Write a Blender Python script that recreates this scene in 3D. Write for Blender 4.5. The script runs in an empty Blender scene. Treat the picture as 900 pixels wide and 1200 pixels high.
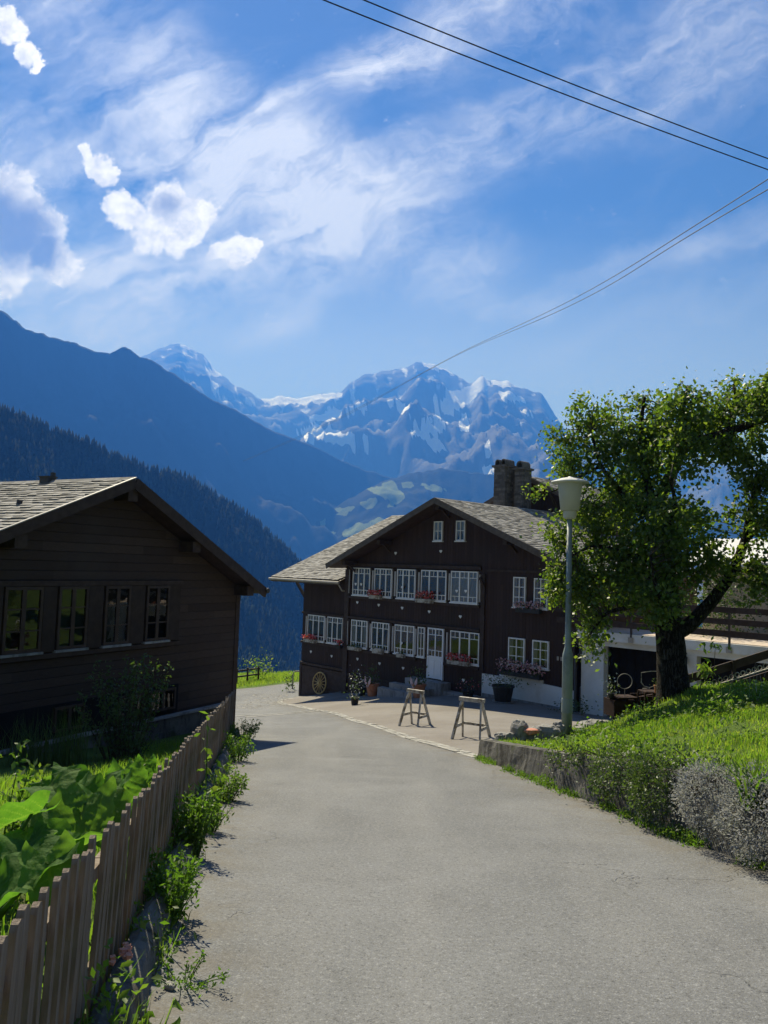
import bpy, math, random
import numpy as np
from mathutils import Vector, Matrix, noise as mnoise
from mathutils.geometry import delaunay_2d_cdt

R = math.radians
sc = bpy.context.scene
col = sc.collection
rng = np.random.default_rng(7)
random.seed(7)

# ------------------------------------------------------------------ camera
EYE = 1.6
PITCH, ROLL = R(4.1), R(1.8)
camd = bpy.data.cameras.new('camera')
camd.sensor_fit = 'VERTICAL'; camd.sensor_height = 24; camd.lens = 18
camd.clip_start = 0.05; camd.clip_end = 40000
cam = bpy.data.objects.new('camera', camd); col.objects.link(cam)
CM = Matrix.Rotation(math.pi/2 + PITCH, 3, 'X') @ Matrix.Rotation(ROLL, 3, 'Z')
cam.matrix_world = Matrix.Translation((0, 0, EYE)) @ CM.to_4x4()
sc.camera = cam

# survey helpers: turn a measured sight line plus a known distance into a place
def ray(px, py):
    return CM @ Vector(((px-450)/900, -(py-600)/900, -1))
def at(px, py, Y):
    r = ray(px, py)
    return Vector((0, 0, EYE)) + r*(Y/r.y)

# ------------------------------------------------------------------ light
SUN_AZ, SUN_EL = R(-22), R(46)
SUN_DIR = Vector((math.sin(SUN_AZ)*math.cos(SUN_EL), math.cos(SUN_AZ)*math.cos(SUN_EL), math.sin(SUN_EL)))
sd = bpy.data.lights.new('sun', 'SUN'); sd.energy = 5.0; sd.angle = R(0.53); sd.color = (1, .97, .95)
sun = bpy.data.objects.new('sun', sd); col.objects.link(sun)
sun.rotation_euler = SUN_DIR.to_track_quat('Z', 'Y').to_euler()
SKY_STRENGTH = 0.05
HAZE_DENSITY = 1.65e-4
HAZE_COLOR = (.055, .24, .98)
vs = sc.view_settings
vs.view_transform = 'Standard'; vs.look = 'None'; vs.gamma = 1; vs.use_curve_mapping = False
vs.exposure = 0.95
sc.cycles.max_bounces = 6; sc.cycles.diffuse_bounces = 3; sc.cycles.glossy_bounces = 2
sc.cycles.transmission_bounces = 3; sc.cycles.transparent_max_bounces = 6
sc.cycles.caustics_reflective = False; sc.cycles.caustics_refractive = False
sc.cycles.use_denoising = True

# ------------------------------------------------------------------ node helper
class NT:
    def __init__(s, tree):
        s.t = tree; s.n = tree.nodes; s.l = tree.links
    def new(s, typ, **kw):
        n = s.n.new(typ)
        for k, v in kw.items(): setattr(n, k, v)
        return n
    def put(s, sock, v):
        if isinstance(v, bpy.types.NodeSocket): s.l.new(v, sock)
        elif v is not None:
            if sock.type == 'RGBA' and not hasattr(v, '__len__'): v = (v, v, v, 1)
            elif sock.type == 'RGBA' and len(v) == 3: v = (*v, 1)
            elif sock.type == 'VECTOR' and not hasattr(v, '__len__'): v = (v, v, v)
            sock.default_value = v
    def math(s, op, a, b=None, c=None, clamp=False):
        n = s.new('ShaderNodeMath', operation=op, use_clamp=clamp)
        s.put(n.inputs[0], a)
        if b is not None: s.put(n.inputs[1], b)
        if c is not None: s.put(n.inputs[2], c)
        return n.outputs[0]
    def vec(s, op, a, b=None, out=0):
        n = s.new('ShaderNodeVectorMath', operation=op)
        s.put(n.inputs[0], a)
        if b is not None: s.put(n.inputs[3 if op == 'SCALE' else 1], b)
        return n.outputs['Value' if op in ('DOT_PRODUCT', 'LENGTH', 'DISTANCE') else 0]
    def mix(s, f, a, b, mode='MIX'):
        n = s.new('ShaderNodeMix', data_type='RGBA', blend_type=mode)
        s.put(n.inputs[0], f); s.put(n.inputs[6], a); s.put(n.inputs[7], b)
        return n.outputs[2]
    def ramp(s, v, lo, hi, a=0., b=1., smooth=True):
        n = s.new('ShaderNodeMapRange', interpolation_type='SMOOTHSTEP' if smooth else 'LINEAR', clamp=True)
        for i, x in enumerate((v, lo, hi, a, b)): s.put(n.inputs[i], x)
        return n.outputs[0]
    def noise(s, vec, scale=5, detail=4, rough=.55, dist=0, out=0):
        n = s.new('ShaderNodeTexNoise')
        s.put(n.inputs['Vector'], vec); n.inputs['Scale'].default_value = scale
        n.inputs['Detail'].default_value = detail; n.inputs['Roughness'].default_value = rough
        n.inputs['Distortion'].default_value = dist
        return n.outputs[out]
    def sep(s, v):
        n = s.new('ShaderNodeSeparateXYZ'); s.put(n.inputs[0], v); return n.outputs
    def comb(s, x=0, y=0, z=0):
        n = s.new('ShaderNodeCombineXYZ')
        for i, v in enumerate((x, y, z)): s.put(n.inputs[i], v)
        return n.outputs[0]
    def attr(s, name):
        n = s.new('ShaderNodeAttribute', attribute_name=name); return n.outputs['Fac']
    def bump(s, h, strength=.5, dist=.02, normal=None):
        n = s.new('ShaderNodeBump'); s.put(n.inputs['Height'], h)
        n.inputs['Strength'].default_value = strength; n.inputs['Distance'].default_value = dist
        if normal is not None: s.put(n.inputs['Normal'], normal)
        return n.outputs[0]

def new_mat(name):
    m = bpy.data.materials.new(name); m.use_nodes = True
    t = NT(m.node_tree); t.n.clear()
    out = t.new('ShaderNodeOutputMaterial')
    return m, t, out
def principled(t, color, rough=.8, spec=.3, normal=None, metal=0.):
    p = t.new('ShaderNodeBsdfPrincipled')
    t.put(p.inputs['Base Color'], color); t.put(p.inputs['Roughness'], rough)
    t.put(p.inputs['Specular IOR Level'], spec); t.put(p.inputs['Metallic'], metal)
    if normal is not None: t.put(p.inputs['Normal'], normal)
    return p.outputs[0]

def simple(name, c1, c2=None, scale=4., rough=.75, spec=.3, bump=0., bscale=None, tint=None, stretch=(1, 1, 1), metal=0., trans=0., detail=6, c3=None, s3=.6, transcol=None):
    """two colours mixed by noise, optional per-face tint, optional large stain, optional translucency"""
    m, t, out = new_mat(name)
    co = t.new('ShaderNodeTexCoord').outputs['Object']
    v = t.vec('MULTIPLY', co, stretch)
    nz = t.noise(v, scale, detail, .6)
    c2 = c2 or tuple(min(1, x*1.35) for x in c1)
    c = t.mix(t.ramp(nz, .3, .7), c1, c2)
    if c3 is not None:
        c = t.mix(t.ramp(t.noise(v, s3, 5, .6, .3), .48, .62), c, c3)
    if tint is not None:
        c = t.mix(t.attr('tint'), c, tint)
    nrm = None
    if bump: nrm = t.bump(t.noise(v, bscale or scale*4, 5, .65), bump, .02)
    sh = principled(t, c, rough, spec, nrm, metal)
    if trans:
        tr = t.new('ShaderNodeBsdfTranslucent')
        t.put(tr.inputs[0], t.mix(1, c, transcol or (2.2, 2.4, .8), 'MULTIPLY'))
        mx = t.new('ShaderNodeMixShader'); mx.inputs[0].default_value = trans
        t.l.new(sh, mx.inputs[1]); t.l.new(tr.outputs[0], mx.inputs[2]); sh = mx.outputs[0]
    t.l.new(sh, out.inputs[0])
    return m

# ------------------------------------------------------------------ world: sky with cirrus and cumulus
def build_world():
    w = bpy.data.worlds.new('World'); sc.world = w; w.use_nodes = True
    t = NT(w.node_tree); t.n.clear()
    sky = t.new('ShaderNodeTexSky', sky_type='NISHITA')
    sky.sun_disc = False; sky.sun_elevation = SUN_EL; sky.sun_rotation = SUN_AZ
    sky.altitude = 1100; sky.air_density = 1.0; sky.dust_density = 0.2; sky.ozone_density = 2.0
    d = t.vec('NORMALIZE', t.new('ShaderNodeTexCoord').outputs['Generated'])
    x, y, z = t.sep(d)
    front = t.ramp(y, .15, .35)
    ys = t.math('MAXIMUM', y, .1)
    q = t.comb(t.math('DIVIDE', x, ys), t.math('DIVIDE', z, ys), 0)
    def Q(px, py):
        r = ray(px, py); return (r.x/r.y, r.z/r.y, 0)
    wob = t.vec('SUBTRACT', t.noise(q, 4, 5, .6, out=1), (.5, .5, .5))
    qw = t.vec('ADD', q, t.vec('SCALE', wob, .16))
    # cirrus veils: long soft bands torn by stretched noise
    def band(a, b, r0, r1):
        A, B = Vector(Q(*a)), Vector(Q(*b)); AB = B-A
        pa = t.vec('SUBTRACT', qw, tuple(A))
        h = t.math('MULTIPLY', t.vec('DOT_PRODUCT', pa, tuple(AB)), 1/AB.length_squared, clamp=True)
        c = t.vec('ADD', tuple(A), t.vec('SCALE', tuple(AB), h))
        dist = t.vec('DISTANCE', qw, c)
        return t.ramp(dist, t.math('MULTIPLY_ADD', h, (r1-r0)/900, r0/900), 0, 0, 1)
    bands = [((430, 85), (660, -30), 70, 120, 1.15), ((310, 125), (430, 60), 16, 60, .8), ((330, 260), (860, 40), 50, 120, 1.05), ((40, 200), (330, 200), 210, 150, .95), ((200, 60), (330, 170), 70, 90, .4), ((460, 270), (560, 350), 110, 40, .5),
             ((500, 400), (960, 225), 18, 60, .55), ((200, 190), (540, 300), 130, 100, .75), ((30, 405), (340, 385), 40, 50, .8),
             ((-40, 340), (360, 320), 100, 70, 1.3), ((120, 390), (400, 270), 55, 60, .8), ((40, -40), (250, 120), 170, 90, .6),
             ((640, 430), (900, 330), 50, 90, .3)]
    veil = None
    for a, b, r0, r1, k in bands:
        v = t.math('MULTIPLY', band(a, b, r0, r1), k)
        veil = v if veil is None else t.math('ADD', veil, v)
    ang = R(27)
    qs = t.comb(t.vec('DOT_PRODUCT', qw, (math.cos(ang)*1.9, math.sin(ang)*1.9, 0)), t.vec('DOT_PRODUCT', qw, (-math.sin(ang)*8.5, math.cos(ang)*8.5, 0)), 0)
    fib = t.noise(qs, 1.6, 9, .62, .5)
    puff = t.noise(qw, 9, 8, .65, .3)
    fine = t.noise(qw, 24, 8, .62, .2)
    tex = t.math('ADD', t.ramp(fib, .30, .74, .12, .80), t.math('ADD', t.math('MULTIPLY', t.math('SUBTRACT', puff, .5), 1.1), t.math('MULTIPLY', t.math('SUBTRACT', fine, .5), .55)))
    cir = t.math('MULTIPLY', t.math('MULTIPLY', veil, tex), .82, clamp=True)
    cir = t.math('ADD', cir, t.math('MULTIPLY', t.ramp(fib, .45, .85), .13))
    cir = t.math('MULTIPLY', t.math('MINIMUM', cir, .85), front)
    allsky = t.math('MULTIPLY', t.ramp(t.noise(t.vec('MULTIPLY', d, (3, 3, 5)), 1.2, 6, .6), .45, .75), .4)
    cir = t.math('MAXIMUM', cir, t.math('MULTIPLY', allsky, t.math('SUBTRACT', 1, front)))
    glow = t.ramp(t.vec('DOT_PRODUCT', d, tuple(SUN_DIR)), .55, 1.0, 0, 1)
    sk = t.vec('MULTIPLY', sky.outputs[0], (.51, .53, .525))
    sk = t.mix(t.math('MULTIPLY', t.ramp(t.sep(q)[1], .50, .14), t.math('MULTIPLY', front, .72)), sk, (11.5, 12.8, 14.5))
    veil_col = t.mix(glow, (9.2, 9.4, 10.), (12.5, 12.4, 12.4))
    c = t.mix(cir, sk, veil_col)
    # fair weather cumulus
    wob2 = t.vec('SUBTRACT', t.noise(q, 16, 8, .68, out=1), (.5, .5, .5))
    wob3 = t.vec('SUBTRACT', t.noise(q, 55, 5, .6, out=1), (.5, .5, .5))
    qc = t.vec('ADD', t.vec('ADD', q, t.vec('SCALE', wob2, .055)), t.vec('SCALE', wob3, .007))
    def blobs(lst, soft, inner=.35):
        r_ = None
        for px, py, rad in lst:
            dd = t.vec('DISTANCE', qc, Q(px, py))
            v = t.ramp(dd, rad/900*soft, rad/900*inner, 0, 1)
            r_ = v if r_ is None else t.math('MAXIMUM', r_, v)
        return r_
    cum = blobs([(10, 240, 44), (40, 280, 40), (72, 312, 24), (10, 322, 30), (-30, 280, 80), (150, 250, 22), (138, 238, 16), (195, 245, 31), (228, 252, 25), (178, 278, 24), (210, 275, 24),
                 (277, 297, 21), (258, 297, 13), (296, 292, 13), (113, 192, 18), (101, 178, 10), (128, 206, 14), (12, 40, 22), (32, 66, 17), (46, 80, 11), (5, 18, 16)], 1.45)
    cn = t.noise(q, 26, 9, .68)
    cum = t.ramp(t.math('ADD', cum, t.math('MULTIPLY', t.math('SUBTRACT', cn, .5), 1.4)), .16, .60)
    core_shade = t.math('MAXIMUM', blobs([(-8, 258, 46), (22, 272, 40), (50, 297, 24), (-30, 290, 40)], 1.55, .45), t.math('MULTIPLY', blobs([(195, 244, 20)], 1.5, .2), .7))  # grey cloud bellies: their self-shading is painted into the sky colour
    det = t.ramp(t.noise(q, 34, 8, .7), .3, .7, .62, 1.1)
    ccol = t.mix(t.math('MULTIPLY', core_shade, .95), t.vec('SCALE', (17, 16.5, 16), det), (2.3, 2.2, 2.1))
    c = t.mix(t.math('MULTIPLY', t.math('MULTIPLY', cum, front), .97), c, ccol)
    bg = t.new('ShaderNodeBackground'); t.put(bg.inputs[0], c); bg.inputs[1].default_value = SKY_STRENGTH
    out = t.new('ShaderNodeOutputWorld'); t.l.new(bg.outputs[0], out.inputs[0])
build_world()

# ------------------------------------------------------------------ mesh helpers
def prop(o, label=None, cat=None, group=None, kind=None):
    if label: o['label'] = label
    if cat: o['category'] = cat
    if group: o['group'] = group
    if kind: o['kind'] = kind
    return o
def thing(name, label, cat, loc=(0, 0, 0), rz=0., group=None):
    o = bpy.data.objects.new(name, None); o.empty_display_size = .2
    col.objects.link(o); o.location = loc; o.rotation_euler = (0, 0, rz)
    return prop(o, label, cat, group)
def link(name, me, parent=None, loc=(0, 0, 0)):
    o = bpy.data.objects.new(name, me); col.objects.link(o)
    if parent is not None: o.parent = parent
    o.location = loc
    return o
def set_tint(me, tint):
    a = me.attributes.new('tint', 'FLOAT', 'FACE')
    a.data.foreach_set('value', np.ascontiguousarray(tint, dtype=np.float32))
class MB:
    def __init__(s): s.v = []; s.f = []; s.m = []; s.t = []
    def add(s, vs, fs, m=0, tint=0.):
        b = len(s.v); s.v += [tuple(v) for v in vs]
        for k, f in enumerate(fs):
            s.f.append([b+i for i in f]); s.m.append(m); s.t.append(tint[k] if isinstance(tint, list) else tint)
        return s
    def box(s, x0, x1, y0, y1, z0, z1, m=0, tint=0.):
        return s.add([(x0, y0, z0), (x1, y0, z0), (x1, y1, z0), (x0, y1, z0), (x0, y0, z1), (x1, y0, z1), (x1, y1, z1), (x0, y1, z1)],
                     [(0, 3, 2, 1), (4, 5, 6, 7), (0, 1, 5, 4), (1, 2, 6, 5), (2, 3, 7, 6), (3, 0, 4, 7)], m, tint)
    def bar(s, p, q, w, h, m=0, up=(0, 0, 1), tint=0., w2=None, h2=None):
        p, q = Vector(p), Vector(q); d = (q-p).normalized(); up = Vector(up)
        if abs(d.dot(up)) > .98: up = Vector((0, 1, 0))
        a = d.cross(up).normalized(); b = a.cross(d)
        w2 = w if w2 is None else w2; h2 = h if h2 is None else h2
        vs = []
        for c, ww, hh in ((p, w, h), (q, w2, h2)):
            vs += [c-a*ww/2-b*hh/2, c+a*ww/2-b*hh/2, c+a*ww/2+b*hh/2, c-a*ww/2+b*hh/2]
        return s.add(vs, [(3, 2, 1, 0), (4, 5, 6, 7), (0, 1, 5, 4), (1, 2, 6, 5), (2, 3, 7, 6), (3, 0, 4, 7)], m, tint)
    def prism(s, pts, ext, m=0, tint=0.):
        n = len(pts); e = Vector(ext); pts = [Vector(p) for p in pts]
        s.add(pts+[p+e for p in pts], [tuple(range(n))[::-1], tuple(range(n, 2*n))]+[(i, (i+1) % n, n+(i+1) % n, n+i) for i in range(n)], m, tint)
        return s
    def tube(s, pts, r, n=6, m=0, tint=0., cap=True):
        pts = [Vector(p) for p in pts]; rs = r if hasattr(r, '__len__') else [r]*len(pts)
        vs = []; ref = Vector((.31, .17, .93)).normalized()
        for i, p in enumerate(pts):
            d = (pts[min(i+1, len(pts)-1)]-pts[max(i-1, 0)]).normalized()
            if abs(d.dot(ref)) > .97: a = d.cross(Vector((1, 0, 0))).normalized()
            else: a = d.cross(ref).normalized()
            b = d.cross(a)
            vs += [p+(a*math.cos(2*math.pi*k/n)+b*math.sin(2*math.pi*k/n))*rs[i] for k in range(n)]
        fs = []
        for i in range(len(pts)-1):
            fs += [(i*n+k, i*n+(k+1) % n, (i+1)*n+(k+1) % n, (i+1)*n+k) for k in range(n)]
        if cap: fs += [tuple(range(n)), tuple(range((len(pts)-1)*n, len(pts)*n))[::-1]]
        return s.add(vs, fs, m, tint)
    def lathe(s, prof, n=20, c=(0, 0, 0), m=0, tint=0., sx=1., sy=1.):
        vs = []; c = Vector(c)
        for r, z in prof:
            vs += [c+Vector((r*math.cos(2*math.pi*k/n)*sx, r*math.sin(2*math.pi*k/n)*sy, z)) for k in range(n)]
        fs = []
        for i in range(len(prof)-1):
            fs += [(i*n+k, i*n+(k+1) % n, (i+1)*n+(k+1) % n, (i+1)*n+k) for k in range(n)]
        fs += [tuple(range(n))[::-1], tuple(range((len(prof)-1)*n, len(prof)*n))]
        return s.add(vs, fs, m, tint)
    def torus(s, c, R0, r, ax, n=24, k=6, m=0):
        ax = Vector(ax).normalized(); a = ax.orthogonal().normalized(); b = ax.cross(a); c = Vector(c)
        vs = []
        for i in range(n):
            th = 2*math.pi*i/n; e = a*math.cos(th)+b*math.sin(th)
            vs += [c+e*(R0+r*math.cos(2*math.pi*j/k))+ax*r*math.sin(2*math.pi*j/k) for j in range(k)]
        return s.add(vs, [(i*k+j, ((i+1) % n)*k+j, ((i+1) % n)*k+(j+1) % k, i*k+(j+1) % k) for i in range(n) for j in range(k)], m)
    def mesh(s, name, mats, smooth=False):
        me = bpy.data.meshes.new(name); me.from_pydata(s.v, [], s.f)
        for mm in (mats if isinstance(mats, (list, tuple)) else [mats]): me.materials.append(mm)
        me.polygons.foreach_set('material_index', s.m)
        set_tint(me, s.t)
        if smooth: me.polygons.foreach_set('use_smooth', [True]*len(s.f))
        me.update(); return me
    def build(s, name, mats, parent=None, loc=(0, 0, 0), smooth=False):
        return link(name, s.mesh(name, mats, smooth), parent, loc)
def fast(name, V, T, mats, parent=None, tint=None, mi=None, smooth=False, loc=(0, 0, 0), attrs=None):
    V = np.asarray(V, dtype=np.float32); T = np.asarray(T, dtype=np.int32)
    me = bpy.data.meshes.new(name); k = T.shape[1]
    me.vertices.add(len(V)); me.vertices.foreach_set('co', V.ravel())
    me.loops.add(T.size); me.loops.foreach_set('vertex_index', T.ravel())
    me.polygons.add(len(T)); me.polygons.foreach_set('loop_start', np.arange(0, T.size, k, dtype=np.int32))
    for mm in (mats if isinstance(mats, (list, tuple)) else [mats]): me.materials.append(mm)
    if mi is not None: me.polygons.foreach_set('material_index', np.asarray(mi, dtype=np.int32))
    me.update(calc_edges=True); me.validate()
    set_tint(me, tint if tint is not None else np.zeros(len(T)))
    for an, av in (attrs or {}).items():
        a = me.attributes.new(an, 'FLOAT', 'POINT'); a.data.foreach_set('value', np.asarray(av, dtype=np.float32))
    if smooth: me.polygons.foreach_set('use_smooth', np.ones(len(T), dtype=bool))
    return link(name, me, parent, loc)
def unit(a): return a/np.maximum(np.linalg.norm(a, axis=-1, keepdims=True), 1e-9)
def leaves(P, size, aspect=.5, droop=0., flat=0., fold=.25, out=None):
    """folded diamond leaves at points P; returns verts, tris (two per leaf)"""
    n = len(P); size = np.broadcast_to(size, (n,))
    a = rng.normal(size=(n, 3)); a[:, 2] -= droop
    if out is not None: a = a + out*1.3
    a = unit(a)
    nn = rng.normal(size=(n, 3)); nn[:, 2] = np.abs(nn[:, 2])+flat; nn = unit(nn)
    b = unit(np.cross(nn, a)); nn = np.cross(a, b)
    L = size[:, None]; W = L*aspect/2
    p0 = P; p2 = P+a*L; m = P+a*L*.45
    p1 = m+b*W+nn*W*fold; p3 = m-b*W+nn*W*fold
    V = np.stack([p0, p1, p2, p3], 1).reshape(-1, 3)
    i = np.arange(n)[:, None]*4
    T = np.concatenate([i+np.array([[0, 1, 2]]), i+np.array([[0, 2, 3]])], 1).reshape(-1, 3)
    return V, T
def blades(P, h, w, lean=.35, wind=(0, 0)):
    n = len(P); h = np.broadcast_to(h, (n,))[:, None]; w = np.broadcast_to(w, (n,))[:, None]
    th = rng.uniform(0, 2*np.pi, n); dx = np.stack([np.cos(th), np.sin(th), 0*th], 1)
    th2 = rng.uniform(0, 2*np.pi, n); ln = np.stack([np.cos(th2), np.sin(th2), 0*th2], 1)*rng.uniform(0, lean*2, n)[:, None]
    up = np.array([[0, 0, 1.]])
    p0 = P-dx*w/2; p1 = P+dx*w/2
    mid = P+up*h*.55+ln*h*.25
    p2 = mid+dx*w*.36; p3 = mid-dx*w*.36
    p4 = P+up*h*(1-.25*np.linalg.norm(ln, axis=1, keepdims=True))+ln*h*.8
    V = np.stack([p0, p1, p2, p3, p4], 1).reshape(-1, 3)
    i = np.arange(n)[:, None]*5
    T = np.concatenate([i+np.array([[0, 1, 2]]), i+np.array([[0, 2, 3]]), i+np.array([[3, 2, 4]])], 1).reshape(-1, 3)
    return V, T
def cat_geo(*gs):
    Vs, Ts, o = [], [], 0
    for V, T in gs:
        Vs.append(V); Ts.append(T+o); o += len(V)
    return np.concatenate(Vs), np.concatenate(Ts)

# ------------------------------------------------------------------ terrain functions
AZ = R(-9.5); UX, UY = math.sin(AZ), math.cos(AZ); SLOPE = .135
class TPS:
    def __init__(s, pts, lam=1e-3):
        p = np.array(pts, float); s.p = p[:, :2]; n = len(p)
        K = s.k(np.linalg.norm(s.p[:, None]-s.p[None], axis=2))+lam*np.eye(n)
        P = np.c_[np.ones(n), s.p]
        A = np.block([[K, P], [P.T, np.zeros((3, 3))]])
        s.w = np.linalg.solve(A, np.r_[p[:, 2], np.zeros(3)])
    @staticmethod
    def k(r): return r*r*np.log(r+1e-9)
    def __call__(s, X):
        X = np.atleast_2d(np.asarray(X, float)); o = np.empty(len(X))
        for i in range(0, len(X), 20000):
            x = X[i:i+20000]
            o[i:i+20000] = s.k(np.linalg.norm(x[:, None]-s.p[None], axis=2))@s.w[:-3]+np.c_[np.ones(len(x)), x]@s.w[-3:]
        return o
def base_plane(X): return -SLOPE*(X[:, 0]*UX+X[:, 1]*UY)
_res = [(0, -8, 0), (5, -8, .3), (-5, -8, .3), (0, 0, 0), (3.5, 2, 0), (-1, 3.7, 0), (3.2, 6.5, 0), (-1.8, 8.5, 0), (2.5, 11.3, 0), (.5, 11, 0), (1, 6, 0), (-2.4, 12.3, 0), (1.9, 14.7, 0), (-3, 16.4, 0), (.8, 18.6, 0), (-3.7, 20.2, 0), (-.6, 24.6, 0),
        (-2.7, 31.7, 0), (-4, 27, 0), (-4.3, 37, 0), (-8.4, 43, .41), (-5.2, 48, .85), (-7.3, 55, 1.3), (-14, 40, .4), (-14, 52, .9), (-25, 38, .3), (2, 50, 1.2),
        (-4.1, 41.2, .25), (-1.85, 38.4, .55), (.4, 35, .6), (2.5, 32.7, .62), (4.2, 31, .62), (6.7, 28.3, .25), (7.5, 27, .1), (11, 23, -.2), (3.2, 17.2, .1), (6, 18, .1), (2, 24, .2), (0, 31, .3),
        (-4, 12, .1), (-5.5, 15.5, .0), (-2.2, 3, .25), (-3.5, 7, .3), (-6, 9, .2), (-10, 12, 0), (-9, 5, .4), (-12, 20, 0), (-12, 28, .2), (14, 14, 0), (18, 22, .3), (8, 5, 0), (12, 35, .4), (20, 40, 1), (-25, 15, 0), (-25, 0, .3), (25, 5, .3)]
RES = TPS(_res, 2e-2)
def g(X):
    X = np.atleast_2d(np.asarray(X, float))
    z = base_plane(X)+RES(X)
    d = X[:, 0]*UX+X[:, 1]*UY
    over = np.maximum(d-55.5, 0)
    return z-.5*over*np.minimum(over/10, 1)
def gz(x, y): return float(g([(x, y)])[0])
def inside(P, poly):
    P = np.asarray(P); x, y = P[:, 0], P[:, 1]; r = np.zeros(len(P), bool); n = len(poly)
    for i in range(n):
        x1, y1 = poly[i]; x2, y2 = poly[(i+1) % n]
        if y1 == y2: continue
        c = ((y1 > y) != (y2 > y)) & (x < (x2-x1)*(y-y1)/(y2-y1)+x1)
        r ^= c
    return r
def densify(poly, sp):
    out = []
    for i in range(len(poly)):
        a, b = np.array(poly[i]), np.array(poly[(i+1) % len(poly)])
        k = max(1, int(np.linalg.norm(b-a)/sp))
        out += [tuple(a+(b-a)*j/k) for j in range(k)]
    return out
def edge_dist(P, poly):
    P = np.asarray(P); d = np.full(len(P), 1e9)
    for i in range(len(poly)):
        a, b = np.array(poly[i]), np.array(poly[(i+1) % len(poly)]); ab = b-a
        h = np.clip(((P-a)@ab)/(ab@ab+1e-12), 0, 1)
        d = np.minimum(d, np.linalg.norm(P-a-h[:, None]*ab, axis=1))
    return d
def sheet(name, poly, sp, zf, mat, parent=None):
    bd = densify(poly, sp); A = np.array(bd)
    lo, hi = A.min(0), A.max(0)
    gx, gy = np.meshgrid(np.arange(lo[0], hi[0], sp), np.arange(lo[1], hi[1], sp))
    G = np.c_[gx.ravel(), gy.ravel()]
    G = G[inside(G, poly)]; G = G[edge_dist(G, poly) > sp*.45]
    pts = [Vector(p) for p in bd]+[Vector(p) for p in G]
    n = len(bd)
    vo, _, fo, *_ = delaunay_2d_cdt(pts, [(i, (i+1) % n) for i in range(n)], [], 1, 1e-5)
    V = np.array([(v[0], v[1]) for v in vo]); F = [list(f) for f in fo if len(f) == 3]
    Z = zf(V)
    return fast(name, np.c_[V, Z], np.array(F), mat, parent, smooth=True)
def chaikin(pts, n=2):
    pts = [np.array(p, float) for p in pts]
    for _ in range(n):
        o = [pts[0]]
        for a, b in zip(pts[:-1], pts[1:]): o += [a*.75+b*.25, a*.25+b*.75]
        pts = o+[pts[-1]]
    return [tuple(p) for p in pts]

ROAD_L = [(.35, -6), (-.45, 0), (-1.03, 3.66), (-1.31, 5.1), (-1.83, 8.51), (-2.39, 12.35), (-3.0, 16.4), (-3.75, 20.2)]
ROAD_R = [(5.6, -6), (4.3, 0), (3.62, 4.5), (3.26, 6.53), (2.99, 7.64), (2.82, 9.24), (2.45, 11.27), (1.91, 14.73)]
KERB = chaikin([(1.91, 14.73), (.78, 18.63), (-.6, 24.63), (-2.5, 31.2), (-3.9, 35.6), (-4.75, 37.6), (-4.95, 39.0), (-4.3, 40.0)], 2)
ROAD = ROAD_L+chaikin([(-3.75, 20.2), (-4.2, 22.6), (-6, 27), (-12, 31), (-30, 33)])[1:]+chaikin([(-30, 40), (-14, 41.3), (-8.4, 43.3), (-5.2, 48), (-2, 51), (3, 52)])+[(3, 44)]+KERB[::-1]+ROAD_R[::-1][1:]
FORE = KERB+[(-4.0, 41.5), (12, 24), (12, 18), (6, 17.5), (3.8, 16.4), (2.4, 15.4), (2.05, 15.0)]

# ------------------------------------------------------------------ materials
def mat_asphalt():
    m, t, out = new_mat('asphalt')
    P = t.new('ShaderNodeNewGeometry').outputs['Position']
    c = t.mix(t.ramp(t.noise(P, .35, 5, .6, .6), .35, .65), (.126, .130, .135), (.168, .172, .176))
    c = t.mix(t.ramp(t.noise(P, 2.2, 5, .65), .4, .75, 0, .4), c, (.105, .105, .105))
    c = t.mix(t.ramp(t.noise(t.vec('MULTIPLY', P, (1.2, .12, 1)), 1, 4, .6), .45, .7, 0, .45), c, (.20, .20, .197))
    c = t.mix(t.ramp(t.noise(P, .9, 7, .75, .8), .60, .70, 0, .5), c, (.085, .085, .086))
    sp = t.math('MULTIPLY_ADD', t.noise(P, 38, 3, .7), .5, t.math('MULTIPLY', t.noise(P, 95, 2, .7), .5))
    c = t.mix(t.ramp(sp, .52, .64, 0, .55), c, (.32, .325, .33))
    c = t.mix(t.ramp(sp, .47, .36, 0, .65), c, (.035, .035, .035))
    vor = t.new('ShaderNodeTexVoronoi', feature='DISTANCE_TO_EDGE'); t.put(vor.inputs['Vector'], t.vec('ADD', P, t.vec('SCALE', t.noise(P, 1.5, 4, .6, out=1), 1.2))); vor.inputs['Scale'].default_value = .33
    crack = t.math('MULTIPLY', t.ramp(vor.outputs[0], .006, .0, 0, 1), t.ramp(t.noise(P, .5, 2), .5, .6))
    c = t.mix(t.math('MULTIPLY', crack, .3), c, (.07, .068, .065))
    dirt = t.math('MULTIPLY', t.attr('edge'), t.ramp(t.noise(P, 3, 5, .65), .35, .65))
    c = t.mix(t.math('MULTIPLY', dirt, .75), c, (.125, .105, .075))
    h = t.math('ADD', t.noise(P, 90, 2, .7), t.math('MULTIPLY', crack, -2.))
    t.l.new(principled(t, c, .82, .25, t.bump(h, .55, .012)), out.inputs[0]); return m
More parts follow.
